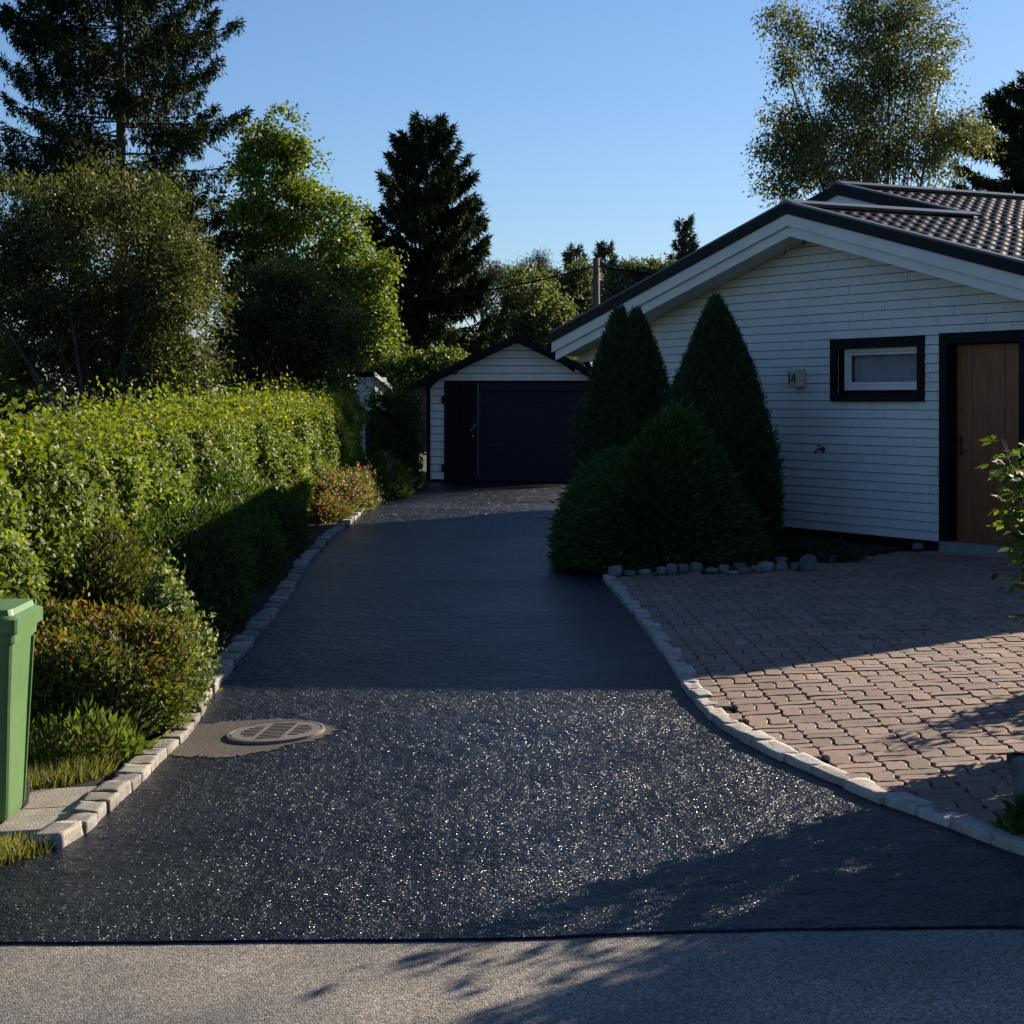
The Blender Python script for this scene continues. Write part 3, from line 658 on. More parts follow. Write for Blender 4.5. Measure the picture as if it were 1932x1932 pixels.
leafy_tree('leafy_bush', 'light green sunlit bush between the white shed and the garage roof', 'bush', 41.5, 790,
    [(790, 700, 0, 75, 36, 0.8), (745, 720, -0.5, 50, 42, 0.8), (840, 690, 0, 40, 30, .6)], 260, 36, 0.12, 0.10, 0.07, (0.06, 0.095, 0.022), (0.12, 0.16, 0.035), 25, 0.04, 4, nl=8)
# ---- far trees behind the garage, leaf colours lightened and greyed for haze
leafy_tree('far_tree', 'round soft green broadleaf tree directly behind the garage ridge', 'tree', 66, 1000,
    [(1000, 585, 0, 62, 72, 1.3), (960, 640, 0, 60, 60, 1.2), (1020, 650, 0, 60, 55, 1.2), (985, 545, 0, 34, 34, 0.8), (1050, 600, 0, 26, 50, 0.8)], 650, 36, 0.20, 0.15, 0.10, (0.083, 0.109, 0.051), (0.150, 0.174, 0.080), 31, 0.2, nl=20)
leafy_tree('far_tree', 'brownish flat topped pine right of the dense spruce', 'pine', 84, 925,
    [(905, 515, 0, 55, 26, 1.4), (945, 535, 0, 42, 30, 1.2), (890, 560, 0, 40, 30, 1.2), (970, 560, 0, 30, 26, 1)], 260, 40, 0.25, 0.22, 0.04, (0.075, 0.061, 0.042), (0.112, 0.094, 0.056), 32, 0.2, mat=NEEDLE, nl=16)
leafy_tree('far_tree', 'dark pine with a rounded top rising left of the utility pole', 'pine', 92, 1005,
    [(1007, 505, 0, 24, 28, 0.9), (985, 520, 0, 22, 18, 0.7), (1025, 520, 0, 20, 18, 0.7)], 150, 40, 0.22, 0.22, 0.035, (0.033, 0.046, 0.029), (0.060, 0.075, 0.045), 33, 0.18, mat=NEEDLE, nl=16)
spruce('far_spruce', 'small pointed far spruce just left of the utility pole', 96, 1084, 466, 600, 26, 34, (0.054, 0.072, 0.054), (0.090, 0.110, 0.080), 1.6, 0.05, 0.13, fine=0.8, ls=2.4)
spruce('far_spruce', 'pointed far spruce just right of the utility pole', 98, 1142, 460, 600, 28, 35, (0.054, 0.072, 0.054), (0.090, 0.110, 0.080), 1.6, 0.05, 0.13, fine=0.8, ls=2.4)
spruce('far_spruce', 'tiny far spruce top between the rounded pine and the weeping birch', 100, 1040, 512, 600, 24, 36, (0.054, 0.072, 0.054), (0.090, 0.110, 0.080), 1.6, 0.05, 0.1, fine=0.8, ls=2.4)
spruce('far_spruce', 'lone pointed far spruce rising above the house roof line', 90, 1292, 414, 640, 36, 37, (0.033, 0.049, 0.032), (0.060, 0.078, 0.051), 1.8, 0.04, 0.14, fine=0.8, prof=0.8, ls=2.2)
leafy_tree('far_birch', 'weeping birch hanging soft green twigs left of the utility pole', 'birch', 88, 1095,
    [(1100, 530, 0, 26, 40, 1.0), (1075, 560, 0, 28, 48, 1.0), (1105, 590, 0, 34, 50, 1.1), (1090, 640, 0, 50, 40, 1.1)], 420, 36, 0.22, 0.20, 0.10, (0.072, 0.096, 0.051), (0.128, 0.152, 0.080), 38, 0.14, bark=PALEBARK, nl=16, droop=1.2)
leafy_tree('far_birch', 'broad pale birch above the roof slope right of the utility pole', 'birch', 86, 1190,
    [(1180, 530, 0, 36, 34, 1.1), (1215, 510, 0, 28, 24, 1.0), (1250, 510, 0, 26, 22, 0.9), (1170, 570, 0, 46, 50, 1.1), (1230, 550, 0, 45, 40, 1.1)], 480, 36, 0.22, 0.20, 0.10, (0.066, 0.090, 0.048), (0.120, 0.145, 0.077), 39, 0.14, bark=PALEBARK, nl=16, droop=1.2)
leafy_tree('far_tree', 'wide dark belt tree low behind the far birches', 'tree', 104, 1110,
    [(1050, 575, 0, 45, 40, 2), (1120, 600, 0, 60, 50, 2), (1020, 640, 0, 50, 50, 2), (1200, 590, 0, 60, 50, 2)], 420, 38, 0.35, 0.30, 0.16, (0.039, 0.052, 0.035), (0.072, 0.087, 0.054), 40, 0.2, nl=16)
r_ = np.random.default_rng(77); Ew = []
for x in np.arange(-62, 75, 2.6):
    yy = 112 + 6 * math.sin(x * 0.7); hh = (5.0 if x < 0 else 4.2) + 2.0 * r_.uniform(); Ew.append((x, yy, hh * 0.55, 2.2, 2.0, hh * 0.55))
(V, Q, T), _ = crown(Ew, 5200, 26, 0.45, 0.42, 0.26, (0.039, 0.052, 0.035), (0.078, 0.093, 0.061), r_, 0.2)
o = mesh_np('distant_wood', V, Q, LEAF, None, T); o['kind'] = 'stuff'; o['label'] = 'dark belt of far woodland closing the view behind the gardens'; o['category'] = 'woodland'
# ---- right, behind the house
leafy_tree('birch_tree', 'large airy birch with thin grey green leaves rising behind the house', 'birch', 44, 1650,
    [(1640, 120, 0, 110, 120, 1.7), (1600, 240, 0, 120, 90, 1.8), (1540, 60, 0, 50, 70, 0.8), (1490, 100, 0, 40, 90, 0.8), (1740, 90, 0, 75, 110, 1.3), (1500, 260, 0, 65, 80, 1.1), (1570, 320, 0, 130, 60, 1.7), (1760, 260, 0, 90, 90, 1.5), (1830, 260, 0, 50, 70, 0.9), (1660, 10, 0, 80, 70, 1.3), (1455, 30, 0, 16, 40, 0.4), (1450, 290, 0, 24, 22, 0.4), (1470, 350, 0, 36, 30, 0.5)],
    1900, 30, 0.19, 0.10, 0.052, (0.075, 0.092, 0.048), (0.15, 0.17, 0.085), 41, 0.16, 4, bark=BARK, nl=30, droop=0.7, shell=0.15, forkh=0.25)
spruce('spruce_tree', 'very dark spruce at the right picture edge above the roof', 60, 1945, 150, 420, 190, 42, dens=2.4, ls=1.7, droop=0.06, r0=0.14, prof=0.75)

# ---- hedge along the driveway
def hedge(name, label, path, hfun, thick, dens, L, Wd, ca, cb, seed, cmod=None, jag=0.10):
    r = np.random.default_rng(seed); path = np.array(path, float); x0, y0 = path[0]; e = empty(name, (x0, y0, gz(x0, y0))); tag(e, label, 'hedge')
    d_ = np.r_[0, np.cumsum(np.hypot(*np.diff(path, axis=0).T))]; Ltot = d_[-1]
    def pos(s): return np.stack([np.interp(s, d_, path[:, 0]), np.interp(s, d_, path[:, 1])], -1)
    n = int(dens * Ltot * (2.0 + thick))
    s = r.uniform(0, Ltot, n)
    # more leaves where the hedge is near
    C = pos(s); t2 = pos(np.minimum(s + 0.05, Ltot)) - pos(np.maximum(s - 0.05, 0)); t2 = unit(t2); nr = np.stack([t2[:, 1], -t2[:, 0]], -1)  # towards the driveway
    w = r.uniform(0, 1, n); hh = hfun(s)
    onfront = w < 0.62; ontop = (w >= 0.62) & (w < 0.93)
    z = np.where(onfront, hh * r.uniform(0.0, 1, n), hh * 1.0); wv = np.sin(s * 2.1) * 0.08 + np.sin(s * 5.3 + z * 3) * 0.05 + np.sin(s * 3.1 - z * 8) * 0.04 + np.sin(s * 9.1 + z * 6) * 0.03 + np.sin(z * 7 + s * 3) * 0.04
    o_ = np.where(onfront, thick / 2 + wv - 0.12 * (z / hh) ** 3, r.uniform(-thick / 2, thick / 2, n)); o_ = np.where(~onfront & ~ontop, -thick / 2, o_)
    z = np.where(~onfront & ~ontop, hh * r.uniform(0.5, 1, n), z)
    dep = np.abs(r.normal(0, 0.07, n)); sprig = np.where(ontop, r.exponential(jag, n) * (0.6 + 0.6 * np.sin(s * 14 + o_ * 9) ** 2) - 0.06, 0)
    z = z + np.where(ontop, sprig + np.sin(s * 3.3) * 0.03, 0)
    o_ = o_ - np.where(onfront, dep - 0.05, 0)
    P = np.stack([C[:, 0] + nr[:, 0] * o_, C[:, 1] + nr[:, 1] * o_, z], -1) + r.normal(0, 0.03, (n, 3))
    P[:, 2] += G(P[:, 0], P[:, 1]) - gz(x0, y0); P[:, 0] -= x0; P[:, 1] -= y0
    outv = np.where(onfront[:, None], np.concatenate([nr, np.full((n, 1), 0.35)], 1), np.array([0.1, 0, 1.0]))
    D = unit(rdir(n, r) * 0.9 + outv * 0.35 + np.array([0, 0, -0.05])); N = unit(rdir(n, r) * 0.55 + outv)
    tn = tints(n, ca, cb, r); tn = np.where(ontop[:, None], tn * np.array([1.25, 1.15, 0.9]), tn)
    if cmod is not None: tn = cmod(P, s, z / hh, tn, r)
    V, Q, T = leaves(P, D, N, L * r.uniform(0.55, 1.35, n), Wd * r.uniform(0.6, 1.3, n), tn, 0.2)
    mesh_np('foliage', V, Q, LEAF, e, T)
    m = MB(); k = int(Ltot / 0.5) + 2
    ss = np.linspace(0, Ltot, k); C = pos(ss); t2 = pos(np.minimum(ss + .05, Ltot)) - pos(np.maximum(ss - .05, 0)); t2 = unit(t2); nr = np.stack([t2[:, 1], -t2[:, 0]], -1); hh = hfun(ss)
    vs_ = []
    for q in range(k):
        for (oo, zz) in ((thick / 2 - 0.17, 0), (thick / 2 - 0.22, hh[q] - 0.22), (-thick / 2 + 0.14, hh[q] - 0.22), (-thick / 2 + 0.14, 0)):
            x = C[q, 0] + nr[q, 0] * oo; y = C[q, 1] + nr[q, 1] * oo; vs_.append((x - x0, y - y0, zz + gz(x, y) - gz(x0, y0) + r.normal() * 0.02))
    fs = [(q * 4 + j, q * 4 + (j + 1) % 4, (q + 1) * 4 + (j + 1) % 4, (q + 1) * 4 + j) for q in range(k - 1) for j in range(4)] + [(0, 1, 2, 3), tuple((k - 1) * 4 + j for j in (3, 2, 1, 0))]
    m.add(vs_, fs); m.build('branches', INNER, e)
    return e
def hedge_tint(P, s, zf, tn, r):
    yel = (r.uniform(size=len(P)) < 0.03)[:, None]; tn = np.where(yel, tn * np.array([1.9, 1.45, 0.9]), tn)
    patch = ((np.sin(s * 1.3) + np.sin(s * 3.1 + 2)) * 0.5)[:, None]
    return tn * (1 + 0.16 * patch)
hedge('hedge', 'long sunlit green hedge running along the left of the driveway', [(-3.75, 9.9), (-3.65, 16), (-3.5, 25), (-3.3, 34.2)],
      lambda s: np.interp(s, [0, 4, 10, 24], [1.66, 1.60, 1.55, 1.60]) + 0.035 * np.sin(s * 0.9) + 0.025 * np.sin(s * 2.7 + 1) + 0.02 * np.sin(s * 6.1), 0.95, 4000, 0.054, 0.040, (0.075, 0.118, 0.020), (0.185, 0.240, 0.038), 51, hedge_tint, jag=0.075)
hedge('hedge', 'short dark green hedge standing against the garage corner', [(-2.75, 35.3), (-1.85, 35.6)],
      lambda s: 1.62 + 0.05 * np.sin(s * 4), 0.8, 1700, 0.07, 0.05, (0.030, 0.055, 0.014), (0.060, 0.095, 0.022), 52)

# ---- mounds / low bushes
def mound(name, label, cat, c, rx, ry, h, n, L, Wd, ca, cb, seed, cmod=None, spiky=0.3, core=True, mat=LEAF, group=None, taper=0.0, upd=0.3, lump=0.10, clumps=26, coremat=None, rz=0.0, zsq=1.0, fold=0.2, stick=0.05):
    r = np.random.default_rng(seed); e = empty(name, (c[0], c[1], gz(*c)), rz); tag(e, label, cat, group)
    cl = rdir(clumps, r); cl[:, 2] = np.abs(cl[:, 2]); cw = r.uniform(0.4, 1, clumps)
    def rad(d):
        dots = (d @ cl.T); return 1 + lump * ((np.exp((dots - 1) * 20) * cw).sum(1) - 0.6 - max(0, clumps - 26) * 0.035)
    d_ = rdir(n, r); d_[:, 2] = np.abs(d_[:, 2]) ** zsq; d_ = unit(d_)
    R = rad(d_) * (1 - np.abs(r.normal(0, 0.06, n)) + r.exponential(stick, n) * 0.6)
    P = d_ * np.array([rx, ry, h]) * R[:, None] + r.normal(0, 0.012, (n, 3)); P[:, :2] *= (1 - taper * np.clip(P[:, 2:3] / h, 0, 1)); P[:, 2] = np.maximum(P[:, 2], 0.0) + 0.02
    nr = unit(d_ / np.array([rx, ry, h]))
    D = unit(rdir(n, r) * (1 - spiky) + nr * spiky * 1.6 + np.array([0, 0, upd])); N = unit(rdir(n, r) * 0.7 + nr)
    tn = tints(n, ca, cb, r); ctn = (0.85 + 0.3 * (rad(d_) - 1) / max(lump, 1e-3))[:, None].clip(0.8, 1.25)
    if cmod is not None: tn = cmod(P / np.array([rx, ry, h]), tn, r)
    V, Q, T = leaves(P, D, N, L * r.uniform(0.5, 1.4, n), Wd * r.uniform(0.6, 1.3, n), tn, fold)
    mesh_np('foliage', V, Q, mat, e, T)
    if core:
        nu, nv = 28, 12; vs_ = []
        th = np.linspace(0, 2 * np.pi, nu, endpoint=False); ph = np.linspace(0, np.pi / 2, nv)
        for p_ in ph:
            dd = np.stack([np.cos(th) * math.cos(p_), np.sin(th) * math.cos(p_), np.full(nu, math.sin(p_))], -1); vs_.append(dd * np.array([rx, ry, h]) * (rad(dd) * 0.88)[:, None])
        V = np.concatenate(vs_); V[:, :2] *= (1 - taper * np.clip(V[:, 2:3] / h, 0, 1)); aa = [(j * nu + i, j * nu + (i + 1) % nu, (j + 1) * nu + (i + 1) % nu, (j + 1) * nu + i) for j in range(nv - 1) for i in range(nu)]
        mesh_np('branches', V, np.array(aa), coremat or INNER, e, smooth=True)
    return e
def red_tips(P, tn, r):
    top = np.clip((P[:, 2] - 0.45) * 1.6, 0, 1) * (0.55 + 0.45 * np.sin(P[:, 0] * 5 + P[:, 1] * 4)); w = (r.uniform(size=len(P)) < top * 0.55)[:, None]
    c = np.array([0.21, 0.085, 0.032]) * (0.6 + 0.8 * r.uniform(size=(len(P), 1))); c2 = np.array([0.26, 0.17, 0.03]) * np.ones((len(P), 1))
    pick = (r.uniform(size=(len(P), 1)) < 0.35); return np.where(w, np.where(pick, c2, c), tn)
def pink(P, tn, r):
    w = (r.uniform(size=len(P)) < 0.22 * np.clip(P[:, 2] * 2, 0, 1))[:, None]
    return np.where(w, np.array([0.38, 0.14, 0.13]) * (0.6 + 0.7 * r.uniform(size=(len(P), 1))), tn)
def whiteish(P, tn, r):
    w = (r.uniform(size=len(P)) < 0.16 * np.clip(P[:, 2] * 1.6, 0.1, 1))[:, None]; return np.where(w, np.array([0.36, 0.38, 0.28]), tn)
c_ = lambda u, v, Y: (((u - CX) / F) * Y, Y)
mound('spirea_bush', 'bushy spirea with orange red leaf tips beside the green bin', 'bush', (-2.66, 11.15), 0.60, 0.62, 0.70, 44000, 0.046, 0.020, (0.060, 0.080, 0.020), (0.14, 0.16, 0.035), 61, red_tips, 0.3, lump=0.26, stick=0.08)
mound('spirea_bush', 'small green bush with white flower specks right of the red tipped spirea', 'bush', (-2.26, 11.85), 0.27, 0.5, 0.60, 18000, 0.040, 0.024, (0.050, 0.085, 0.028), (0.11, 0.155, 0.05), 62, whiteish, 0.3, lump=0.26, stick=0.09)
mound('spirea_bush', 'dark olive bush with fine twigs behind the red tipped spirea', 'bush', (-3.0, 13.6), 0.48, 0.6, 0.70, 16000, 0.052, 0.020, (0.05, 0.062, 0.018), (0.11, 0.115, 0.03), 63, None, 0.4, lump=0.26, stick=0.1)
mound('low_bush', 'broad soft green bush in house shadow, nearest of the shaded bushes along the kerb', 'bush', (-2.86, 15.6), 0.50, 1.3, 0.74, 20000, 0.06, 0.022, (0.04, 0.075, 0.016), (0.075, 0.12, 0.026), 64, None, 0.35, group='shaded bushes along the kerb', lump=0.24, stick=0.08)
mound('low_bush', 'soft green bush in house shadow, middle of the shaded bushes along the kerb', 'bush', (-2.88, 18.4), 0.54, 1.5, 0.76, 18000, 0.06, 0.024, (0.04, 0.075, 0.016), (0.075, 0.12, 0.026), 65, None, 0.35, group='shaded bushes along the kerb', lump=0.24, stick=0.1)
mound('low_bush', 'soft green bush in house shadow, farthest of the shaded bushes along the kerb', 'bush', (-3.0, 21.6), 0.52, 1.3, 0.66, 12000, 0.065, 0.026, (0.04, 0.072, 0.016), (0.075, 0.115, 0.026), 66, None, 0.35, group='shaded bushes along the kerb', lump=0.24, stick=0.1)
mound('flowering_plant', 'low pink flowering plants in the sun beside the far kerb', 'flowers', (-2.62, 29.2), 0.45, 2.0, 0.46, 15000, 0.055, 0.030, (0.065, 0.090, 0.026), (0.13, 0.15, 0.05), 67, pink, 0.3, lump=0.2, stick=0.15)
mound('flowering_plant', 'small pink flowering clump nearest the kerb bend', 'flowers', (-2.66, 26.3), 0.26, 0.5, 0.22, 4000, 0.045, 0.024, (0.06, 0.085, 0.03), (0.12, 0.14, 0.05), 68, pink, 0.4, lump=0.2, stick=0.15)
mound('hosta_plant', 'dark broad leaved low plant near the garage corner', 'plant', (-2.45, 32.3), 0.5, 1.6, 0.42, 5200, 0.15, 0.09, (0.032, 0.056, 0.018), (0.055, 0.09, 0.026), 69, None, 0.4, lump=0.2, stick=0.12)
mound('leafy_plant', 'low leafy weeds with large leaves at the foot of the spirea by the kerb', 'plant', (-2.38, 10.15), 0.30, 0.26, 0.20, 900, 0.065, 0.03, (0.065, 0.10, 0.025), (0.13, 0.17, 0.04), 70, None, 0.5, core=False, stick=0.25)
mound('red_leaf_sprig', 'small orange red maple sprig poking out of the hedge top', 'sapling', (-3.9, 31.0), 0.26, 0.2, 0.35, 260, 0.09, 0.06, (0.34, 0.09, 0.03), (0.30, 0.15, 0.04), 71, None, 0.5, core=False, stick=0.3)
bpy.data.objects['red_leaf_sprig'].location.z = EYE - 0.12

# ---- dwarf conifers and the mounded spruce by the house
def cone_conifer(name, label, c, H, R, n, seed, tops=((0, 0, 1.0),), group=None, rb=0.9, ca=(0.030, 0.060, 0.030), cb=(0.060, 0.105, 0.048)):
    r = np.random.default_rng(seed); e = empty(name, (c[0], c[1], gz(*c))); tag(e, label, 'conifer', group)
    P = []; Nn = []
    def prof(f): return (1 - (1 - np.clip(f, 0, 1)) ** 2.5) * (1 - 0.10 * np.clip(f - 0.8, 0, 1) * 4)
    cores = MB()
    for (tx, ty, hs) in tops:
        m = int(n / len(tops)); f = r.uniform(0.0, 1, m) ** 0.72; az = r.uniform(0, 2 * np.pi, m); hh = H * hs
        lump = 1 + 0.10 * np.sin(az * 7 + f * 19) * np.sin(f * 31 + az * 3) + 0.07 * np.sin(az * 3 + f * 11 + seed) + 0.05 * np.sin(az * 13 - f * 47) + 0.05 * r.normal(size=m)
        rr_ = R * prof(f) * lump * (1 - np.abs(r.normal(0, 0.03, m))) + 0.015
        k = np.clip(1 - f, 0, 1) ** 0.6
        x = tx * k + rr_ * np.cos(az); y = ty * k + rr_ * np.sin(az); z = hh * (1 - f) + 0.03 * r.normal(size=m)
        P.append(np.stack([x, y, np.maximum(z, 0.02)], -1)); Nn.append(np.stack([np.cos(az), np.sin(az), np.full(m, 0.35 + 0.0)], -1))
        zs = np.linspace(0, 1, 12); cores.tube([(tx * (1 - q) ** 0.6, ty * (1 - q) ** 0.6, hh * (1 - q)) for q in zs[::-1]], [max(R * float(prof(np.array(q))) * 0.93, 0.005) for q in zs[::-1]], 20)
    P = np.concatenate(P); Nn = unit(np.concatenate(Nn)); m = len(P)
    D = unit(Nn * 0.7 + np.array([0, 0, 0.5]) + 0.55 * rdir(m, r)); N = unit(Nn + rdir(m, r) * 0.8)
    V, Q, T = leaves(P, D, N, 0.042 * r.uniform(0.5, 1.5, m), 0.013 * r.uniform(0.6, 1.3, m), tints(m, ca, cb, r), 0.3)
    mesh_np('foliage', V, Q, NEEDLE, e, T)
    cores.build('branches', INNER, e, smooth=True)
    return e
cone_conifer('dwarf_conifer', 'dark cone shaped dwarf spruce with a twin tip, left of the pair by the house', c_(1180, 0, 21.6), 2.78, 0.56, 95000, 81, ((-0.07, 0.05, 1.0), (0.13, -0.05, 0.99)), group='cone conifers by the house')
cone_conifer('dwarf_conifer', 'dark single tipped cone shaped dwarf spruce, right of the pair before the siding', c_(1357, 0, 20.6), 2.80, 0.63, 95000, 82, ((-0.04, 0, 1.0),), group='cone conifers by the house')
mound('nest_spruce', 'wide low spruce mound with drooping bright tipped shoots before the two cone conifers', 'conifer', (1.53, 18.75), 1.13, 1.05, 1.36, 70000, 0.085, 0.018, (0.026, 0.062, 0.016), (0.065, 0.135, 0.034), 83, None, 0.55, mat=NEEDLE, taper=0.50, lump=0.085, clumps=70, upd=-0.1, zsq=0.8, stick=0.04)
mound('juniper_mat', 'flat dark creeping juniper between the rocks and the house wall', 'shrub', (2.85, 18.9), 0.62, 0.62, 0.15, 9000, 0.06, 0.014, (0.014, 0.030, 0.012), (0.026, 0.052, 0.018), 84, None, 0.5, mat=NEEDLE, lump=0.2, upd=0.1)

# ---- rocks along the bed
rocks = [(470, 545, 70, 50), (550, 555, 60, 26), (632, 550, 60, 26), (722, 541, 50, 34), (780, 532, 60, 46), (845, 530, 55, 44), (915, 525, 66, 48), (1000, 541, 66, 26), (1065, 530, 54, 34), (1113, 556, 66, 20), (1150, 515, 70, 30), (1180, 543, 74, 36), (1240, 535, 50, 36), (1300, 520, 82, 44), (1382, 521, 60, 42), (1380, 485, 60, 34), (1455, 520, 46, 38), (1530, 503, 84, 80), (1612, 470, 60, 44), (1665, 478, 46, 34), (1495, 333, 64, 34), (1740, 352, 54, 44), (2131, 405, 56, 30)]
first = True
places = ['at the kerb end', 'next to the kerb end stone', 'flat and thin, third from the kerb', 'small and brown, fourth from the kerb', 'rounded, fifth from the kerb', 'pale and upright, sixth from the kerb', 'rounded and tall, seventh from the kerb', 'long and flat below the mound spruce middle', 'pale blue grey, ninth in the row', 'flat sliver lying on the paving edge', 'pale flat stone behind the sliver', 'white veined flat stone right of the sliver', 'narrow stone wedged mid row', 'large smooth egg shaped stone mid row', 'rounded stone below a perched one', 'perched on the rounded stone behind', 'small stone just left of the biggest rock', 'biggest jagged rock near the row end', 'pale lump after the biggest rock', 'last small stone of the row', 'lying by the house wall under the siding, left', 'lying by the house wall under the siding, right', 'alone on the paving near the door step']
for i_, (x, y, w, h) in enumerate(rocks):
    u = (1500 + x / 1.932) / 1.50104; v0 = (1350 + (y + h / 2) / 1.932) / 1.50104
    X, Y = pg(u, v0); s = Y / F; ww = w / 1.932 / 1.5 * s; hh = h / 1.932 / 1.5 * s
    V, Q = stone_geo((0, 0, hh * 0.42), (ww * 1.05, ww * 0.8, hh * 1.15), rng.uniform(-0.4, 0.4), 200 + i_, 0.75, 6, 0.10)
    tn = rng.uniform(0.6, 1.35); o = mesh_np('rock', V, Q, M_ROCK, tint=np.tile([tn, tn, tn * 1.02, 1], (len(V), 1)), smooth=True)
    o.location = (X, Y + ww * 0.4, gz(X, Y) + 0.05); tag(o, 'border stone ' + places[i_], 'rock', 'stones edging the planting bed')

# ---------------------------------------------------------------- house
TV = Vector((-0.4880, 0.8728, 0)); HO = Vector((4.5, 19.3, 0)); HZ = 0.28
house = empty('house', (HO.x, HO.y, HZ), math.atan2(TV.y, TV.x)); tag(house, 'low white clad house with shallow gable, black metal tile roof and wooden door', 'house')
# local frame: x = along the gable wall (away), y = outwards from the wall, z up
RT, RZ, SL = 1.97, 3.82, 0.25; OV = 0.50; TL, TR = 7.21, -3.27; WL, WR = 6.75, -2.8
def roofz(t): return RZ - SL * abs(t - RT)
UND = 0.272
zb = 0.14
def wall_lim(z):
    k = (RZ - UND - z) / SL; return RT - k, RT + k
holes = [(0.34, 1.68, 1.70, 2.21), (-1.27, 0.0, 0.0, 2.32)]
m = MB(); back = MB(); rr = random.Random(5); row = 0; z = zb
while z < RZ - UND:
    z1 = z + 0.0985; a0, b0 = wall_lim(z); a1, b1 = wall_lim(min(z1, RZ - UND)); step = 0.72; off = (row * 0.5 % 1) * step + (0.11 if row % 4 > 1 else 0)
    t = WR - 1 - off
    while t < WL + 1:
        s0, s1 = t + 0.0035, t + step - 0.0035; t += step
        segs = [(max(s0, WR), min(s1, WL))]
        for (h0, h1, hz0, hz1) in holes:
            if z1 > hz0 + 0.01 and z < hz1 - 0.03:
                ns = []
                for (p, q) in segs:
                    if q <= h0 or p >= h1: ns.append((p, q)); continue
                    if p < h0: ns.append((p, h0))
                    if q > h1: ns.append((h1, q))
                segs = ns
        for (p, q) in segs:
            if q - p < 0.01: continue
            pb, qb = max(p, a0), min(q, b0); pt_, qt = max(p, a1), min(q, b1)
            if qb - pb < 0.02: continue
            zt = min(z1, RZ - UND) - 0.007
            if qt < pt_:
                if pb > RT: pt_ = qt = pb; zt = max(z + 0.002, min(zt, RZ - UND - SL * (pb - RT)))
                elif qb < RT: pt_ = qt = qb; zt = max(z + 0.002, min(zt, RZ - UND - SL * (RT - qb)))
                else: pt_ = qt = (pt_ + qt) / 2
            pt_ = min(max(pt_, pb), qb); qt = min(max(qt, pb), qb); jn = rr.gauss(0, 0.0008)
            m.hexa([(pb, 0.0, z), (qb, 0.0, z), (qb, 0.020 + jn, z), (pb, 0.020 + jn, z), (pt_, 0.0, zt), (qt, 0.0, zt), (qt, 0.011 + jn, zt), (pt_, 0.011 + jn, zt)])
    z = z1; row += 1
m.build('siding', M_CREAM, house)
def rz_(t): return roofz(t) - 0.16
def wpiece(t0, t1, z0, z1=None):
    ts = [t0] + ([RT] if t0 < RT < t1 and z1 is None else []) + [t1]
    poly = [(t0, -0.002, z0), (t1, -0.002, z0)] + [(t, -0.002, z1 if z1 is not None else rz_(t)) for t in reversed(ts)]
    back.prism(poly, (0, -0.14, 0))
wpiece(WR, -1.27, 0.0); wpiece(-1.27, 0.0, 2.32); wpiece(0.0, 0.34, 0.0); wpiece(0.34, 1.68, 0.0, 1.70); wpiece(0.34, 1.68, 2.21); wpiece(1.68, WL, 0.0)
back.build('wall', M_BLACK, house)
# side and rear walls, inside the roof outline
m = MB()
m.box(WL - 0.14, WL, -2.45, -0.142, -0.3, 2.62); m.box(WR, WR + 0.14, -9.5, -0.142, -0.3, 2.62)
m.box(4.54 + 4.75, 4.54 + 4.9, -9.5, -2.8, -0.3, 3.1); m.box(WR + 0.15, 9.25, -9.5, -9.35, -0.3, 2.6); m.box(WL, 4.54 + 4.74, -2.94, -2.8, -0.3, 3.1)
m.build('side_wall', M_CREAM, house)
m = MB(); m.box(WR + 0.02, WL - 0.02, -0.13, -0.02, -0.4, 0.0); m.build('foundation', M_CONC, house)
# back gable panel (white triangle)
T2, Z2, N2 = RT + 2.57, RZ + 0.6425, -2.30; TL2 = T2 + 6.4
m = MB(); m.prism([(T2 - 2.55, N2 - 0.40, RZ - 0.5), (TL2 - 0.5, N2 - 0.40, Z2 - SL * (TL2 - 0.5 - T2) - 0.3), (T2, N2 - 0.40, Z2 - 0.2)], (0, -0.1, 0)); m.build('gable_panel', M_CREAM, house)
m = MB()
def verge(m, ta, tb, rt, rzz, n0, n1, d0, d1):
    """board following the verge between depths d0 and d1 below the roof surface"""
    def zz(t): return rzz - SL * abs(t - rt)
    m.hexa([(ta, n1, zz(ta) - d1), (tb, n1, zz(tb) - d1), (tb, n0, zz(tb) - d1), (ta, n0, zz(ta) - d1), (ta, n1, zz(ta) - d0), (tb, n1, zz(tb) - d0), (tb, n0, zz(tb) - d0), (ta, n0, zz(ta) - d0)])
m = MB()
for ta, tb in ((TR, RT - 0.001), (RT + 0.001, TL)): verge(m, ta, tb, RT, RZ, OV + 0.004, OV - 0.03, 0.085, 0.235)
for ta, tb in ((T2 - 2.5, T2 - 0.001), (T2 + 0.001, TL2)): verge(m, ta, tb, T2, Z2, N2 - 0.026, N2 - 0.06, 0.10, 0.30)
m.build('fascia', M_WHITE, house, 0.004)
m = MB()
for ta, tb in ((TR + 0.05, RT - 0.001), (RT + 0.001, TL - 0.04)): verge(m, ta, tb, RT, RZ, OV - 0.035, OV - 0.06, 0.222, 0.352)
m.build('lower_fascia', M_WHITE, house, 0.004)
m = MB()
for ta, tb in ((TR - 0.02, RT - 0.0005), (RT + 0.0005, TL + 0.02)): verge(m, ta, tb, RT, RZ, OV + 0.035, OV + 0.007, -0.022, 0.098)
for ta, tb in ((T2 - 2.55, T2 - 0.0005), (T2 + 0.0005, TL2 + 0.02)): verge(m, ta, tb, T2, Z2, N2 + 0.01, N2 - 0.02, -0.02, 0.125)
m.build('verge_flashing', M_TRIM, house, 0.003)
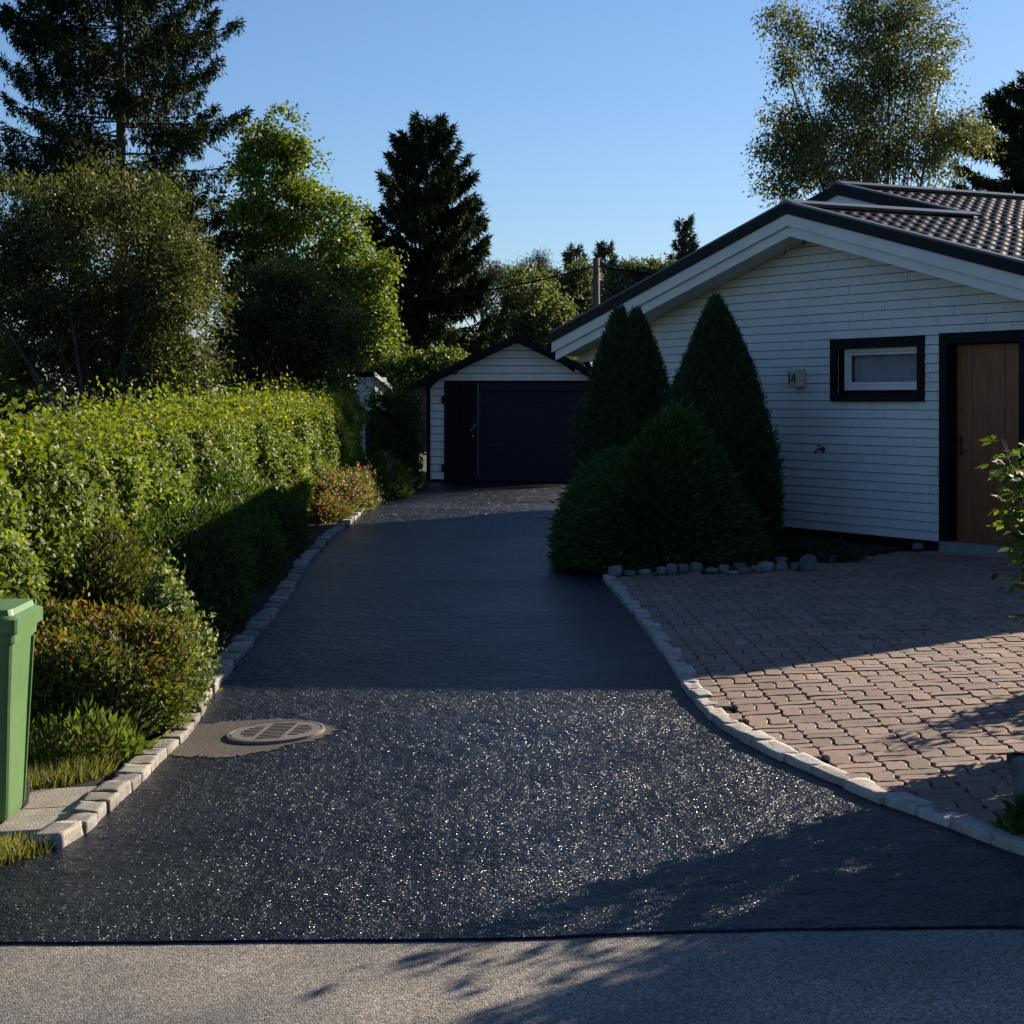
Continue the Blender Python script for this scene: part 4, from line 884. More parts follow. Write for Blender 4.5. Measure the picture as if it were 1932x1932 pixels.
M_CAP = simple('ridge_cap_metal', (0.12, 0.115, 0.12), (0.09, 0.09, 0.095), 3, 0.4, metal=0.2)
m = MB()
for ta, tb in ((TR - 0.02, RT - 0.0005), (RT + 0.0005, TL + 0.02)): verge(m, ta, tb, RT, RZ, OV + 0.036, OV - 0.05, -0.048, -0.024)
for ta, tb in ((T2 - 2.57, T2 - 0.0005),): verge(m, ta, tb, T2, Z2, N2 + 0.012, N2 - 0.06, -0.045, -0.022)
m.build('verge_cap', M_CAP, house)
m = MB()
def ridgecap(rt, rzz, n0, n1):
    for sg in (-1, 1): m.hexa([(rt, n1, rzz + 0.045), (rt + sg * 0.13, n1, rzz - 0.005), (rt + sg * 0.13, n0, rzz - 0.005), (rt, n0, rzz + 0.045), (rt, n1, rzz + 0.065), (rt + sg * 0.14, n1, rzz + 0.016), (rt + sg * 0.14, n0, rzz + 0.016), (rt, n0, rzz + 0.065)])
ridgecap(RT, RZ, OV + 0.03, N2 - 0.02); ridgecap(T2, Z2, N2 + 0.0, -10); m.build('ridge_cap', M_CAP, house)
# metal tile slope that faces the camera (one plane shared by both ridges) and the hidden slopes
def tiles(t_hi, t_lo, n_hi, n_lo, ztop):
    wv, st = 0.183, 0.36; nn = np.arange(n_lo, n_hi, wv / 8); tt = []; zo = []
    k = 0; t = t_hi
    while t > t_lo:
        for (f, dz) in ((0.0, 0), (0.5, 0), (0.985, 0)): tt.append(t - f * st); zo.append(0.030 * f)
        t -= st
    tt = np.array(tt); zo = np.array(zo); N_, T_ = np.meshgrid(nn, tt); O_ = np.repeat(zo[:, None], len(nn), 1)
    wave = 0.020 * np.sin(2 * np.pi * N_ / wv) + 0.003 * np.sin(4 * np.pi * N_ / wv + 0.6)
    Zt = ztop - SL * (t_hi - T_) + wave * 0.28 + O_ - 0.02
    V = np.stack([T_, N_, Zt], -1).reshape(-1, 3); w = len(nn); a = (np.arange(len(tt) - 1)[:, None] * w + np.arange(w - 1)[None]).ravel()
    return V, np.stack([a, a + 1, a + w + 1, a + w], -1)
V1, Q1 = tiles(RT, TR, OV, N2, RZ); V2, Q2 = tiles(T2, TR, N2, -10.0, Z2)
mesh_np('roof', np.concatenate([V1, V2]), np.concatenate([Q1, Q2 + len(V1)]), M_ROOF, house, smooth=False)
m = MB()
def slopeslab(ta, tb, rt, rzz, n0, n1, d0=0.03, d1=0.12): verge(m, ta, tb, rt, rzz, n0, n1, d0, d1)
slopeslab(RT, TL, RT, RZ, OV - 0.03, N2, 0.0, 0.12); slopeslab(TR, RT, RT, RZ, OV - 0.03, N2, 0.06, 0.12); slopeslab(T2, TL2, T2, Z2, N2 - 0.06, -10, 0.0, 0.12); slopeslab(TR, T2, T2, Z2, N2 - 0.06, -10, 0.06, 0.12)
m.build('roof_deck', M_FELT, house)
# soffit boards under the verge
m = MB()
for k in range(4):
    n0 = 0.03 + k * 0.108
    for ta, tb in ((TR + 0.06, RT), (RT, TL - 0.05)): verge(m, ta, tb, RT, RZ, n0 + 0.098, n0, 0.275, 0.302)
m.build('soffit', M_CREAM, house, 0.006, seg=1)
m = MB(); verge(m, RT, TL - .05, RT, RZ, OV - 0.065, 0.0, 0.262, 0.273); verge(m, TR + .06, RT, RT, RZ, OV - 0.065, 0.0, 0.262, 0.273); m.build('soffit_backing', M_CREAM, house)
# boxed eave on the left with upright boards
m = MB(); ze = roofz(TL) - 0.348
for k in range(7):
    t0 = WL - 0.62 + k * 0.15
    m.box(t0, t0 + 0.138, 0.10, 0.115, ze + 0.01, roofz(t0 + 0.07) - 0.28)
m.box(WL - 0.7, TL - 0.06, -2.4, 0.10, ze - 0.012, ze + 0.006)
m.build('eave_box', M_CREAM, house)
# gutter and downpipe
m = MB(); gx, gzz = TL + 0.09, roofz(TL) - 0.12
n_ = 9; prof = [(gx + 0.068 * math.cos(math.pi + math.pi * q / (n_ - 1)), gzz + 0.068 * math.sin(math.pi + math.pi * q / (n_ - 1))) for q in range(n_)]
prof += [(gx + 0.060 * math.cos(2 * math.pi - math.pi * q / (n_ - 1)), gzz + 0.06 * math.sin(2 * math.pi - math.pi * q / (n_ - 1))) for q in range(n_)]
m.prism([(p[0], OV + 0.05, p[1]) for p in prof], (0, -3.0, 0)); m.box(gx - 0.066, gx + 0.066, OV + 0.046, OV + 0.053, gzz - 0.066, gzz); m.build('gutter', M_TRIM, house)
m = MB(); m.tube([(TL + 0.07, -0.1, gzz - 0.05), (TL + 0.07, -0.1, gzz - 0.24), (TL - 0.02, -0.12, gzz - 0.36), (WL + 0.14, -0.15, gzz - 0.55), (WL + 0.07, -0.15, gzz - 0.68), (WL + 0.07, -0.15, 0.1)], 0.043, 12, False); m.build('downpipe', M_TRIM, house, smooth=True)

# window
t0, t1, z0, z1 = 0.34, 1.68, 1.70, 2.21
m = MB(); m.box(t0 - 0.1, t0, 0.0, 0.045, z0 - 0.095, z1 + 0.10); m.box(t1, t1 + 0.105, 0.0, 0.045, z0 - 0.095, z1 + 0.10); m.box(t0, t1, 0.0, 0.045, z1, z1 + 0.098)
w_ = m.build('window', M_BLACK, house, 0.003)
m = MB(); m.box(t1 - 0.012, t1, -0.138, 0.0, z0, z1); m.box(t0, t0 + 0.012, -0.138, 0.0, z0, z1); m.box(t0 + .012, t1 - .012, -0.138, 0.0, z1 - 0.012, z1)
m.build('reveal', M_BLACK, w_)
m = MB(); m.hexa([(t0, -0.13, z0 + 0.01), (t1 - 0.012, -0.13, z0 + 0.01), (t1 - 0.012, 0.075, z0 - 0.075), (t0, 0.075, z0 - 0.075), (t0, -0.13, z0 + 0.028), (t1 - 0.012, -0.13, z0 + 0.028), (t1 - 0.012, 0.075, z0 - 0.055), (t0, 0.075, z0 - 0.055)])
m.box(t0, t1 - 0.012, 0.05, 0.073, z0 - 0.095, z0 - 0.07); m.build('sill', M_TRIM, w_, 0.002)
fz0, fz1, ft0, ft1 = z0 + 0.03, z1 - 0.014, t0 + 0.014, t1 - 0.014
m = MB(); f1 = 0.055
for (a_, b_, c__, d__) in ((ft0, ft0 + f1, fz0, fz1), (ft1 - f1, ft1, fz0, fz1), (ft0 + f1, ft1 - f1, fz0, fz0 + 0.06), (ft0 + f1, ft1 - f1, fz1 - 0.045, fz1)): m.box(a_, b_, -0.115, -0.07, c__, d__)
m.build('frame', M_WHITE, w_, 0.004)
m = MB(); g_ = 0.035
a0_, a1_, b0_, b1_ = ft0 + f1 + 0.002, ft1 - f1 - 0.002, fz0 + 0.062, fz1 - 0.047
for (a_, b_, c__, d__) in ((a0_, a0_ + g_, b0_, b1_), (a1_ - g_, a1_, b0_, b1_), (a0_ + g_, a1_ - g_, b0_, b0_ + g_ * 0.8), (a0_ + g_, a1_ - g_, b1_ - g_ * 0.8, b1_)): m.box(a_, b_, -0.112, -0.082, c__, d__)
m.build('sash', M_WHITE, w_, 0.003)
m = MB(); m.box(a0_ + g_ - .004, a1_ - g_ + .004, -0.101, -0.097, b0_ + g_ * .8 - .004, b1_ - g_ * .8 + .004); m.build('pane', M_GLASS, w_)
m = MB(); k = 90; ts = np.linspace(a0_ - 0.05, a1_ + 0.03, k)
vsn = []
for q, t in enumerate(ts):
    nn_ = -0.17 + 0.014 * math.sin(q * 0.75) + 0.006 * math.sin(q * 0.31 + 1); vsn += [(t, nn_, b0_ - 0.05), (t, nn_, b1_ + 0.05)]
m.add(vsn, [(2 * q, 2 * q + 2, 2 * q + 3, 2 * q + 1) for q in range(k - 1)]); cu = m.build('curtain', M_CURT, w_, smooth=True)
m = MB(); m.box(t0 - 0.1, t1 + 0.1, -0.55, -0.53, z0 - 0.2, z1 + 0.2); m.box(t0 - 0.1, t0 - 0.09, -0.55, -0.142, z0 - .2, z1 + .2); m.box(t1 + 0.09, t1 + 0.1, -0.55, -0.142, z0 - .2, z1 + .2); m.build('room', M_BLACK, w_)
m = MB(); m.box(a0_ + 0.045, a0_ + 0.115, -0.128, -0.124, b0_ + 0.10, b1_ - 0.12); m.build('notice', M_WHITE, w_)

# door
d0, d1, dz0, dz1 = -1.15, -0.12, 0.153, 2.20
m = MB(); m.box(-0.12, -0.002, -0.005, 0.045, 0.10, 2.32); m.box(-1.27, -1.15, -0.005, 0.045, 0.10, 2.32); m.box(-1.15, -0.12, -0.005, 0.045, 2.21, 2.32)
dd_ = m.build('door_frame', M_BLACK, house, 0.003)
m = MB(); m.box(-0.12, -0.108, -0.14, -0.006, 0.10, 2.21); m.box(-1.162, -1.15, -0.14, -0.006, 0.10, 2.21); m.box(-1.15, -0.12, -0.14, -0.006, 2.198, 2.21); m.build('door_reveal', M_BLACK, house)
m = MB(); pw_ = 0.235
for k in range(-1, 4): m.box(max(d1 - (k + 1) * pw_ - pw_ + 0.003, d0 + 0.002), d1 - (k + 1) * pw_ - 0.003, -0.13, -0.095, dz0, dz1 - 0.005)
door = m.build('door', M_WOOD, house, 0.003)
m = MB(); m.box(d0 - .01, d1 + .01, -0.16, -0.141, 0.0, 2.3); m.build('door_light_stop', M_BLACK, door)  # unseen black sheet added behind the door to stop light leaking under it
m = MB(); m.tube([(-0.19, -0.096, 1.10), (-0.19, -0.04, 1.10)], 0.011, 10); m.tube([(-0.185, -0.045, 1.10), (-0.31, -0.045, 1.095)], 0.010, 10); m.box(-0.21, -0.17, -0.096, -0.088, 1.05, 1.25); m.tube([(-0.19, -0.09, 1.20), (-0.19, -0.070, 1.20)], 0.019, 14)
m.build('handle', M_BRASS, door)
m = MB(); m.box(-1.30, -0.06, -0.14, 0.10, -0.1, 0.15); m.box(-1.40, 0.02, -0.14, 0.30, -0.35, 0.045); m.build('door_step', M_CONC, house, 0.01)
# wall tap, vent plug
tp = empty('garden_tap', HO + TV * 1.93 + Vector((0, 0, HZ + 1.06)), math.atan2(TV.y, TV.x)); tag(tp, 'small metal garden tap on the siding below the house number lamp', 'tap')
m = MB(); m.tube([(0, 0.015, 0), (0, 0.09, 0)], 0.014, 10); m.tube([(0, 0.08, 0.005), (0, 0.12, -0.01), (0, 0.135, -0.05)], 0.012, 10); m.build('spout', M_BRASS, tp)
m = MB(); m.tube([(0, 0.015, 0), (0, 0.022, 0)], 0.032, 16); m.build('wall_plate', M_BRASS, tp)
m = MB(); m.tube([(0, 0.075, 0.0), (0, 0.08, 0.045)], 0.006, 8); m.tube([(-0.04, 0.08, 0.045), (0.04, 0.08, 0.045)], 0.007, 8); m.tube([(0, 0.045, 0.045), (0, 0.115, 0.045)], 0.007, 8); m.build('tap_handle', M_BRASS, tp)
# house number lamp with 14
ln_ = empty('house_number_lamp', HO + TV * 2.35 + Vector((0, 0, HZ + 1.87)), math.atan2(TV.y, TV.x)); tag(ln_, 'cream box lamp with black number 14 on the house wall', 'house number')
m = MB(); m.box(-0.10, 0.10, 0.02, 0.03, -0.10, 0.10); m.build('back_plate', M_LAMP, ln_, 0.004)
m = MB(); m.hexa([(-0.115, 0.03, -0.10), (0.115, 0.03, -0.10), (0.105, 0.135, -0.10), (-0.105, 0.135, -0.10), (-0.115, 0.03, 0.11), (0.115, 0.03, 0.11), (0.105, 0.135, 0.105), (-0.105, 0.135, 0.105)]); m.build('shade', M_LAMP, ln_, 0.012, seg=3)
m = MB()
# digits as flat solids, reading left to right when seen from outside (local -x is right)
def bar(p, q, w):     # p,q in (x right, z up) of the front
    a = Vector((p[0], p[1])); b = Vector((q[0], q[1])); dv = (b - a).normalized(); nv = Vector((-dv.y, dv.x)) * w / 2
    pts = [a + nv, a - nv, b - nv, b + nv]; m.prism([(-v.x, 0.1345, v.y) for v in pts], (0, 0.004, 0))
cxx = 0.012
bar((-0.040 - cxx, -0.058), (-0.040 - cxx, 0.060), 0.021); bar((-0.068 - cxx, 0.028), (-0.038 - cxx, 0.052), 0.016)
bar((0.056 - cxx, -0.058), (0.056 - cxx, 0.060), 0.020); bar((-0.010 - cxx, -0.020), (0.076 - cxx, -0.020), 0.019); bar((-0.004 - cxx, -0.020), (0.052 - cxx, 0.056), 0.018)
m.build('digits', M_INK, ln_)

# ---------------------------------------------------------------- garage
GY = 37.0; gb = gz(0, 36) ; GX = 0.10; gar = empty('garage', (GX, GY, gb), 0); tag(gar, 'small white clad garage with black doors at the driveway end', 'garage')
GZ = lambda v: EYE + (HY - v) / F * GY - gb
apx = GZ(634); gsl = 0.485; hw = 2.18; wallw = 1.74
def gr(x): return apx - gsl * abs(x)
m = MB(); z = 0.06; row = 0
D0, D1 = -1.46, -0.79; O0, O1 = -0.70, 1.62; DT = GZ(724)
rr = random.Random(8)
while z < apx - 0.16:
    z1 = z + 0.152; hf0 = (apx - 0.12 - z) / gsl; hf1 = max((apx - 0.12 - z1) / gsl, 0.01)
    for k in range(-2, 3):
        s0, s1 = -wallw + (k + 2) * 1.45 - (0.7 if row % 2 else 0) + 0.002, -wallw + (k + 3) * 1.45 - (0.7 if row % 2 else 0) - 0.002
        segs = [(max(s0, -wallw), min(s1, wallw))]
        if z < DT - 0.02:
            ns = []
            for (p, q) in segs:
                if q > D0 and p < O1 + 0.02:
                    if p < D0: ns.append((p, D0))
                    if q > O1 + 0.02: ns.append((O1 + 0.02, q))
                else: ns.append((p, q))
            segs = ns
        for (p, q) in segs:
            if q - p < 0.01: continue
            pb, qb = max(p, -hf0), min(q, hf0); pt_, qt = max(p, -hf1), min(q, hf1)
            if qb - pb < 0.02: continue
            if qt < pt_: pt_ = qt = min(max((pt_ + qt) / 2, pb), qb)
            top = min(z1, DT if (z < DT - 0.02 < z1 and False) else z1) - 0.013
            m.hexa([(pb, -0.020, z), (qb, -0.020, z), (qb, 0.0, z), (pb, 0.0, z), (pt_, -0.010, top), (qt, -0.010, top), (qt, 0.0, top), (pt_, 0.0, top)])
    z = z1; row += 1
m.build('siding', M_CREAM, gar)
m = MB()
def gp(x0, x1, z0, z1=None):
    xs_ = [x0] + ([0] if x0 < 0 < x1 and z1 is None else []) + [x1]
    m.prism([(x0, 0.003, z0), (x1, 0.003, z0)] + [(x, 0.003, z1 if z1 is not None else gr(x) - 0.06) for x in reversed(xs_)], (0, 0.1, 0))
gp(-wallw, D0, 0); gp(D0, O1, DT); gp(O1, wallw, 0); gp(D1, O0, 0, DT); gp(D0 + .001, D1 - .001, 0.0, DT - .001)  # last piece added behind the side door planks to block leaking light
m.build('sheathing_and_light_stop', M_BLACK, gar); m = MB()
m.box(-wallw, -wallw + 0.1, 0.105, 6.0, 0, gr(wallw) - 0.05); m.box(wallw - 0.1, wallw, 0.105, 6.0, 0, gr(wallw) - 0.05); m.box(-wallw + .1, wallw - .1, 5.9, 6.0, 0, gr(wallw) - 0.05)
m.prism([(-wallw, 5.9, gr(wallw) - .05), (wallw, 5.9, gr(wallw) - .05), (0, 5.9, apx - 0.06)], (0, 0.1, 0))
m.build('wall', M_CREAM, gar)
for q_ in (-wallw - 0.075, wallw):
    m = MB(); m.box(q_, q_ + 0.075, -0.035, 0.05, 0.0, gr(wallw) - 0.06); m.build('corner_board', M_BLACK, gar)
m = MB()
for sg in (-1, 1):
    m.hexa([(0, -0.32, apx - 0.02), (sg * hw, -0.32, gr(hw) - 0.02), (sg * hw, 6.3, gr(hw) - 0.02), (0, 6.3, apx - 0.02), (0, -0.32, apx + 0.03), (sg * hw, -0.32, gr(hw) + 0.03), (sg * hw, 6.3, gr(hw) + 0.03), (0, 6.3, apx + 0.03)])
m.build('roof', M_FELT, gar)
m = MB()
for sg in (-1, 1):
    m.hexa([(0, -0.345, apx - 0.105), (sg * (hw + 0.02), -0.345, gr(hw + 0.02) - 0.105), (sg * (hw + 0.02), -0.322, gr(hw + 0.02) - 0.105), (0, -0.322, apx - 0.105), (0, -0.345, apx + 0.045), (sg * (hw + 0.02), -0.345, gr(hw + 0.02) + 0.045), (sg * (hw + 0.02), -0.322, gr(hw + 0.02) + 0.045), (0, -0.322, apx + 0.045)])
m.build('fascia', M_BLACK, gar)
m = MB()
for sg in (-1, 1):
    m.hexa([(0, -0.32, apx - 0.075), (sg * hw, -0.32, gr(hw) - 0.075), (sg * hw, -0.025, gr(hw) - 0.075), (0, -0.025, apx - 0.075), (0, -0.32, apx - 0.055), (sg * hw, -0.32, gr(hw) - 0.055), (sg * hw, -0.025, gr(hw) - 0.055), (0, -0.025, apx - 0.055)])
m.build('soffit', M_BLACK, gar)
m = MB()
for k in range(6):
    w = (D1 - D0) / 6; m.box(D0 + k * w + 0.002, D0 + (k + 1) * w - 0.002, -0.045, 0.0, 0.03, DT)
wd = m.build('side_door', M_BLACK, gar, 0.003)
m = MB(); m.tube([(D1 - 0.14, -0.07, GZ(802) - 0.12), (D1 - 0.10, -0.085, GZ(802) - 0.06), (D1 - 0.03, -0.07, GZ(802) + 0.03)], 0.011, 8); m.build('handle', M_METAL, wd)
m = MB(); m.tube([(D1 - 0.09, -0.045, GZ(811) - 0.12), (D1 - 0.09, -0.06, GZ(811) - 0.12)], 0.02, 12); m.build('lock', M_METAL, wd)
for zz in (DT - 0.32, 0.28):
    m = MB(); m.box(D0 - 0.055, D0 + 0.01, -0.055, -0.022, zz - 0.07, zz + 0.07); m.build('hinge', M_BLACK, wd)
m = MB(); m.box(D1 + 0.002, D1 + 0.012, -0.03, 0.0, 0.1, DT); m.build('door_edge_strip', M_METAL, gar)
m = MB(); m.box(D1 + 0.012, O0, -0.05, 0.0, 0.0, DT + 0.01); m.box(O0, O1 + 0.1, -0.05, 0.0, DT - 0.14, DT + 0.01); m.box(O1, O1 + 0.1, -0.05, 0.0, 0.0, DT - 0.14); m.build('garage_door_frame', M_NAVY, gar, 0.003)
m = MB(); k = 16; hh = (DT - 0.15 - 0.02) / k
for q in range(k): m.hexa([(O0, 0.02, 0.02 + q * hh), (O1, 0.02, 0.02 + q * hh), (O1, 0.05, 0.02 + q * hh), (O0, 0.05, 0.02 + q * hh), (O0, 0.026, 0.02 + (q + 1) * hh - 0.004), (O1, 0.026, 0.02 + (q + 1) * hh - 0.004), (O1, 0.05, 0.02 + (q + 1) * hh - 0.004), (O0, 0.05, 0.02 + (q + 1) * hh - 0.004)])
m.build('garage_door', M_NAVY, gar)
m = MB(); m.tube([(-1.27, -0.02, GZ(697)), (-1.27, -0.09, GZ(698))], 0.014, 8); m.tube([(-1.27, -0.08, GZ(696)), (-1.24, -0.16, GZ(704))], [0.035, 0.05], 12); lp = m.build('outdoor_lamp', M_METAL, None); lp.location = (GX, GY, gb); tag(lp, 'small grey outdoor lamp under the left roof edge of the garage', 'lamp')

# ---------------------------------------------------------------- shed, pole, wires
sY = 38.0; sc_ = at(697, 735, sY); shed = empty('garden_shed', (sc_.x, sY, gz(sc_.x, sY)), math.radians(-24)); tag(shed, 'tiny weathered white shed with a black roof peeping over the hedge', 'shed')
hz_ = at(0, 712, sY).z - gz(sc_.x, sY)
m = MB()
for k in range(5): m.box(-0.20 + k * 0.08, -0.125 + k * 0.08, -0.20, -0.18, 0, hz_)
m.box(-0.20, 0.20, -0.178, 0.35, 0, hz_)
for k in range(6): m.box(0.20, 0.22, -0.178 + k * 0.088, -0.178 + k * 0.088 + 0.082, 0, hz_)
m.build('wall', M_SHED, shed)
m = MB(); m.hexa([(-0.26, -0.30, hz_ + 0.09), (0.27, -0.30, hz_ + 0.09), (0.27, 0.45, hz_ - 0.18), (-0.26, 0.45, hz_ - 0.18), (-0.26, -0.30, hz_ + 0.12), (0.27, -0.30, hz_ + 0.12), (0.27, 0.45, hz_ - 0.15), (-0.26, 0.45, hz_ - 0.15)]); m.build('roof', M_BLACK, shed)
m = MB(); m.hexa([(0.272, -0.30, hz_ + 0.02), (0.29, -0.30, hz_ + 0.02), (0.29, 0.45, hz_ - 0.25), (0.272, 0.45, hz_ - 0.25), (0.272, -0.30, hz_ + 0.10), (0.29, -0.30, hz_ + 0.10), (0.29, 0.45, hz_ - 0.17), (0.272, 0.45, hz_ - 0.17)]); m.build('barge_board', M_SHED, shed)
pY = 62; pp_ = at(1125, 487, pY); pole = empty('utility_pole', (pp_.x, pY, gz(pp_.x, pY))); tag(pole, 'wooden utility pole behind the house roof carrying overhead wires', 'utility pole')
m = MB(); m.tube([(0, 0, 0), (0, 0, pp_.z - gz(pp_.x, pY))], [0.15, 0.11], 14); m.build('post', M_POLE, pole, smooth=True)
m = MB(); m.tube([(0, -0.2, pp_.z - 0.5 - gz(pp_.x, pY)), (0, 0.1, pp_.z - 0.5 - gz(pp_.x, pY))], 0.03, 8); m.build('insulator', M_BLACK, pole)
def wire(label, a, b, sag):
    m = MB(); a = Vector(a); b = Vector(b); m.tube([a.lerp(b, q) - Vector((0, 0, 4 * sag * q * (1 - q))) for q in np.linspace(0, 1, 24)], 0.028, 5); o = m.build('overhead_wire', M_HOLE); tag(o, label, 'wire')
wire('overhead wire sagging left from the utility pole past the spruce', at(1122, 502, 62), at(640, 575, 50), 0.25)
wire('overhead wire running right from the utility pole to behind the roof', at(1128, 502, 62), at(1330, 525, 56), 0.06)

# ---------------------------------------------------------------- wheelie bin
bx, by = -2.34, 8.62; BZ = 0.0
bin_ = empty('wheelie_bin', (bx, by, gz(bx, by) + 0.03), math.radians(2)); tag(bin_, 'green plastic wheelie bin standing on slabs at the left edge', 'bin')
m = MB(); W0, D0_, H0 = 0.50, 0.42, 0.885
def rrect(w, d, z, r=0.045, n=4, x0=0, y0=0):
    pts = []
    for (cx_, cy_, a0) in ((x0 - r, y0 + r, -90), (x0 - r, y0 + d - r, 0), (x0 - w + r, y0 + d - r, 90), (x0 - w + r, y0 + r, 180)):
        for q in range(n + 1):
            a = math.radians(a0 + 90 * q / n); pts.append((cx_ + r * math.cos(a), cy_ + r * math.sin(a), z))
    return pts
rings = [(0.44, 0.34, 0.02, 0.035, 0.03), (0.45, 0.36, 0.06, 0.04, 0.025), (0.50, 0.44, 0.60, 0.045, 0.010), (0.535, 0.50, H0 - 0.03, 0.045, 0.0), (0.56, 0.53, H0 - 0.028, 0.05, -0.012), (0.56, 0.53, H0 + 0.02, 0.05, -0.012)]
vs_ = []; nn_ = 20
for (w, dpt, z, r_, ins) in rings: vs_ += rrect(w, dpt, z, r_, 4, -ins, ins)
m.add(vs_, [(k * nn_ + q, k * nn_ + (q + 1) % nn_, (k + 1) * nn_ + (q + 1) % nn_, (k + 1) * nn_ + q) for k in range(len(rings) - 1) for q in range(nn_)] + [tuple(range(nn_ - 1, -1, -1))])
m.build('body', M_BIN, bin_, smooth=False)
m = MB()
m.hexa([(-0.030, 0.34, 0.05), (-0.018, 0.34, 0.05), (-0.018, 0.352, 0.05), (-0.030, 0.352, 0.05), (-0.006, 0.415, H0 - 0.04), (0.012, 0.415, H0 - 0.04), (0.012, 0.43, H0 - 0.04), (-0.006, 0.43, H0 - 0.04)]); m.build('side_rib', M_BIN, bin_)
m = MB(); vs_ = []
lr = [(0.60, 0.60, H0 + 0.022, 0.04, -0.030), (0.60, 0.60, H0 + 0.085, 0.045, -0.032), (0.55, 0.55, H0 + 0.098, 0.05, -0.008), (0.53, 0.53, H0 + 0.100, 0.05, 0.002), (0.52, 0.51, H0 + 0.128, 0.05, 0.010), (0.36, 0.36, H0 + 0.135, 0.05, 0.09)]
for (w, dpt, z, r_, ins) in lr: vs_ += rrect(w, dpt, z, r_, 4, -ins, ins)
m.add(vs_, [(k * nn_ + q, k * nn_ + (q + 1) % nn_, (k + 1) * nn_ + (q + 1) % nn_, (k + 1) * nn_ + q) for k in range(len(lr) - 1) for q in range(nn_)] + [tuple(range(nn_ - 1, -1, -1)), tuple((len(lr) - 1) * nn_ + q for q in range(nn_))])
m.build('lid', M_BIN, bin_)
m = MB(); m.tube([(-0.02, 0.60, H0 + 0.10), (-0.54, 0.60, H0 + 0.10)], 0.016, 10); m.build('grip_bar', M_BIN, bin_)
for xx in (-0.05, -0.50):
    m = MB(); m.tube([(xx - 0.02, 0.43, 0.07), (xx + 0.02, 0.43, 0.07)], 0.085, 20); m.build('wheel', M_BLACK, bin_, 0.008)

# slabs under the bin
def slab(name, x0, x1, y0, y1, lab):
    m = MB(); ke = lambda y: float(np.interp(y, l_y, l_x)) - 0.15; k = [(x0, y0), (ke(y0), y0), (ke(y1), y1), (x0, y1)]
    m.hexa([(x, y, gz(x, y) - 0.03) for x, y in k] + [(x, y, gz(x, y) + 0.038) for x, y in k]); o = m.build(name, M_SLAB, None, 0.006); tag(o, lab, 'paving slab', 'slabs under the bin'); return o
slab('paving_slab', -3.2, -2.14, 8.98, 9.44, 'concrete slab behind the bin next to the grass')
slab('paving_slab', -3.2, -2.22, 8.50, 8.97, 'concrete slab the green bin stands on, nearer the road')

# ---------------------------------------------------------------- grass
def grass(name, areas, n, hmin, hmax, seed, ca, cb, label):
    r = np.random.default_rng(seed); P = []; Hh = []
    for (cx_, cy_, rx, ry, w, hs) in areas:
        k = int(n * w); a = r.uniform(0, 2 * np.pi, k); q = np.sqrt(r.uniform(0, 1, k)); P.append(np.stack([cx_ + rx * q * np.cos(a), cy_ + ry * q * np.sin(a)], -1)); Hh.append(np.full(k, hs))
    P = np.concatenate(P); Hh = np.concatenate(Hh)
    ok = np.ones(len(P), bool); lim = np.where(P[:, 1] < 8.2, dl(P[:, 1]), np.interp(P[:, 1], l_y, l_x) - 0.14); ok &= P[:, 0] < lim
    ok &= ~((P[:, 1] > 8.5) & (P[:, 1] < 9.42) & (P[:, 0] > -3.2) & (P[:, 0] < -2.1))
    P = P[ok]; Hh = Hh[ok]; k = len(P)
    P3 = np.stack([P[:, 0], P[:, 1], G(P[:, 0], P[:, 1]) - 0.01], -1)
    D = unit(np.stack([r.normal(0, 0.35, k), r.normal(0, 0.35, k), np.ones(k)], -1)); V, Q, T = leaves(P3, D, rdir(k, r), r.uniform(hmin, hmax, k) * Hh, 0.007 * r.uniform(0.7, 1.4, k), tints(k, ca, cb, r, pw=0.8), 0.3, 0.35)
    o = mesh_np(name, V, Q, LEAF, None, T); o['kind'] = 'stuff'; o['label'] = label; o['category'] = 'grass'; return o
grass('grass', [(-2.75, 9.9, 0.62, 0.55, 0.35, 1.2), (-2.6, 10.3, 0.35, 0.4, 0.12, 2.2), (-2.7, 8.0, 0.75, 0.42, 0.35, 0.8), (-3.0, 7.6, 0.9, 0.4, 0.18, 0.7), (-4.5, 8.5, 1.5, 1.2, 0.2, 1)], 26000, 0.05, 0.14, 91, (0.10, 0.13, 0.035), (0.24, 0.22, 0.085), 'tufty yellow green grass at the kerb around the bin')
grass('dry_grass', [(-2.55, 7.75, 0.55, 0.28, 1, 0.5)], 4000, 0.04, 0.1, 92, (0.20, 0.15, 0.08), (0.30, 0.24, 0.13), 'dry straw at the kerb end beside the road')

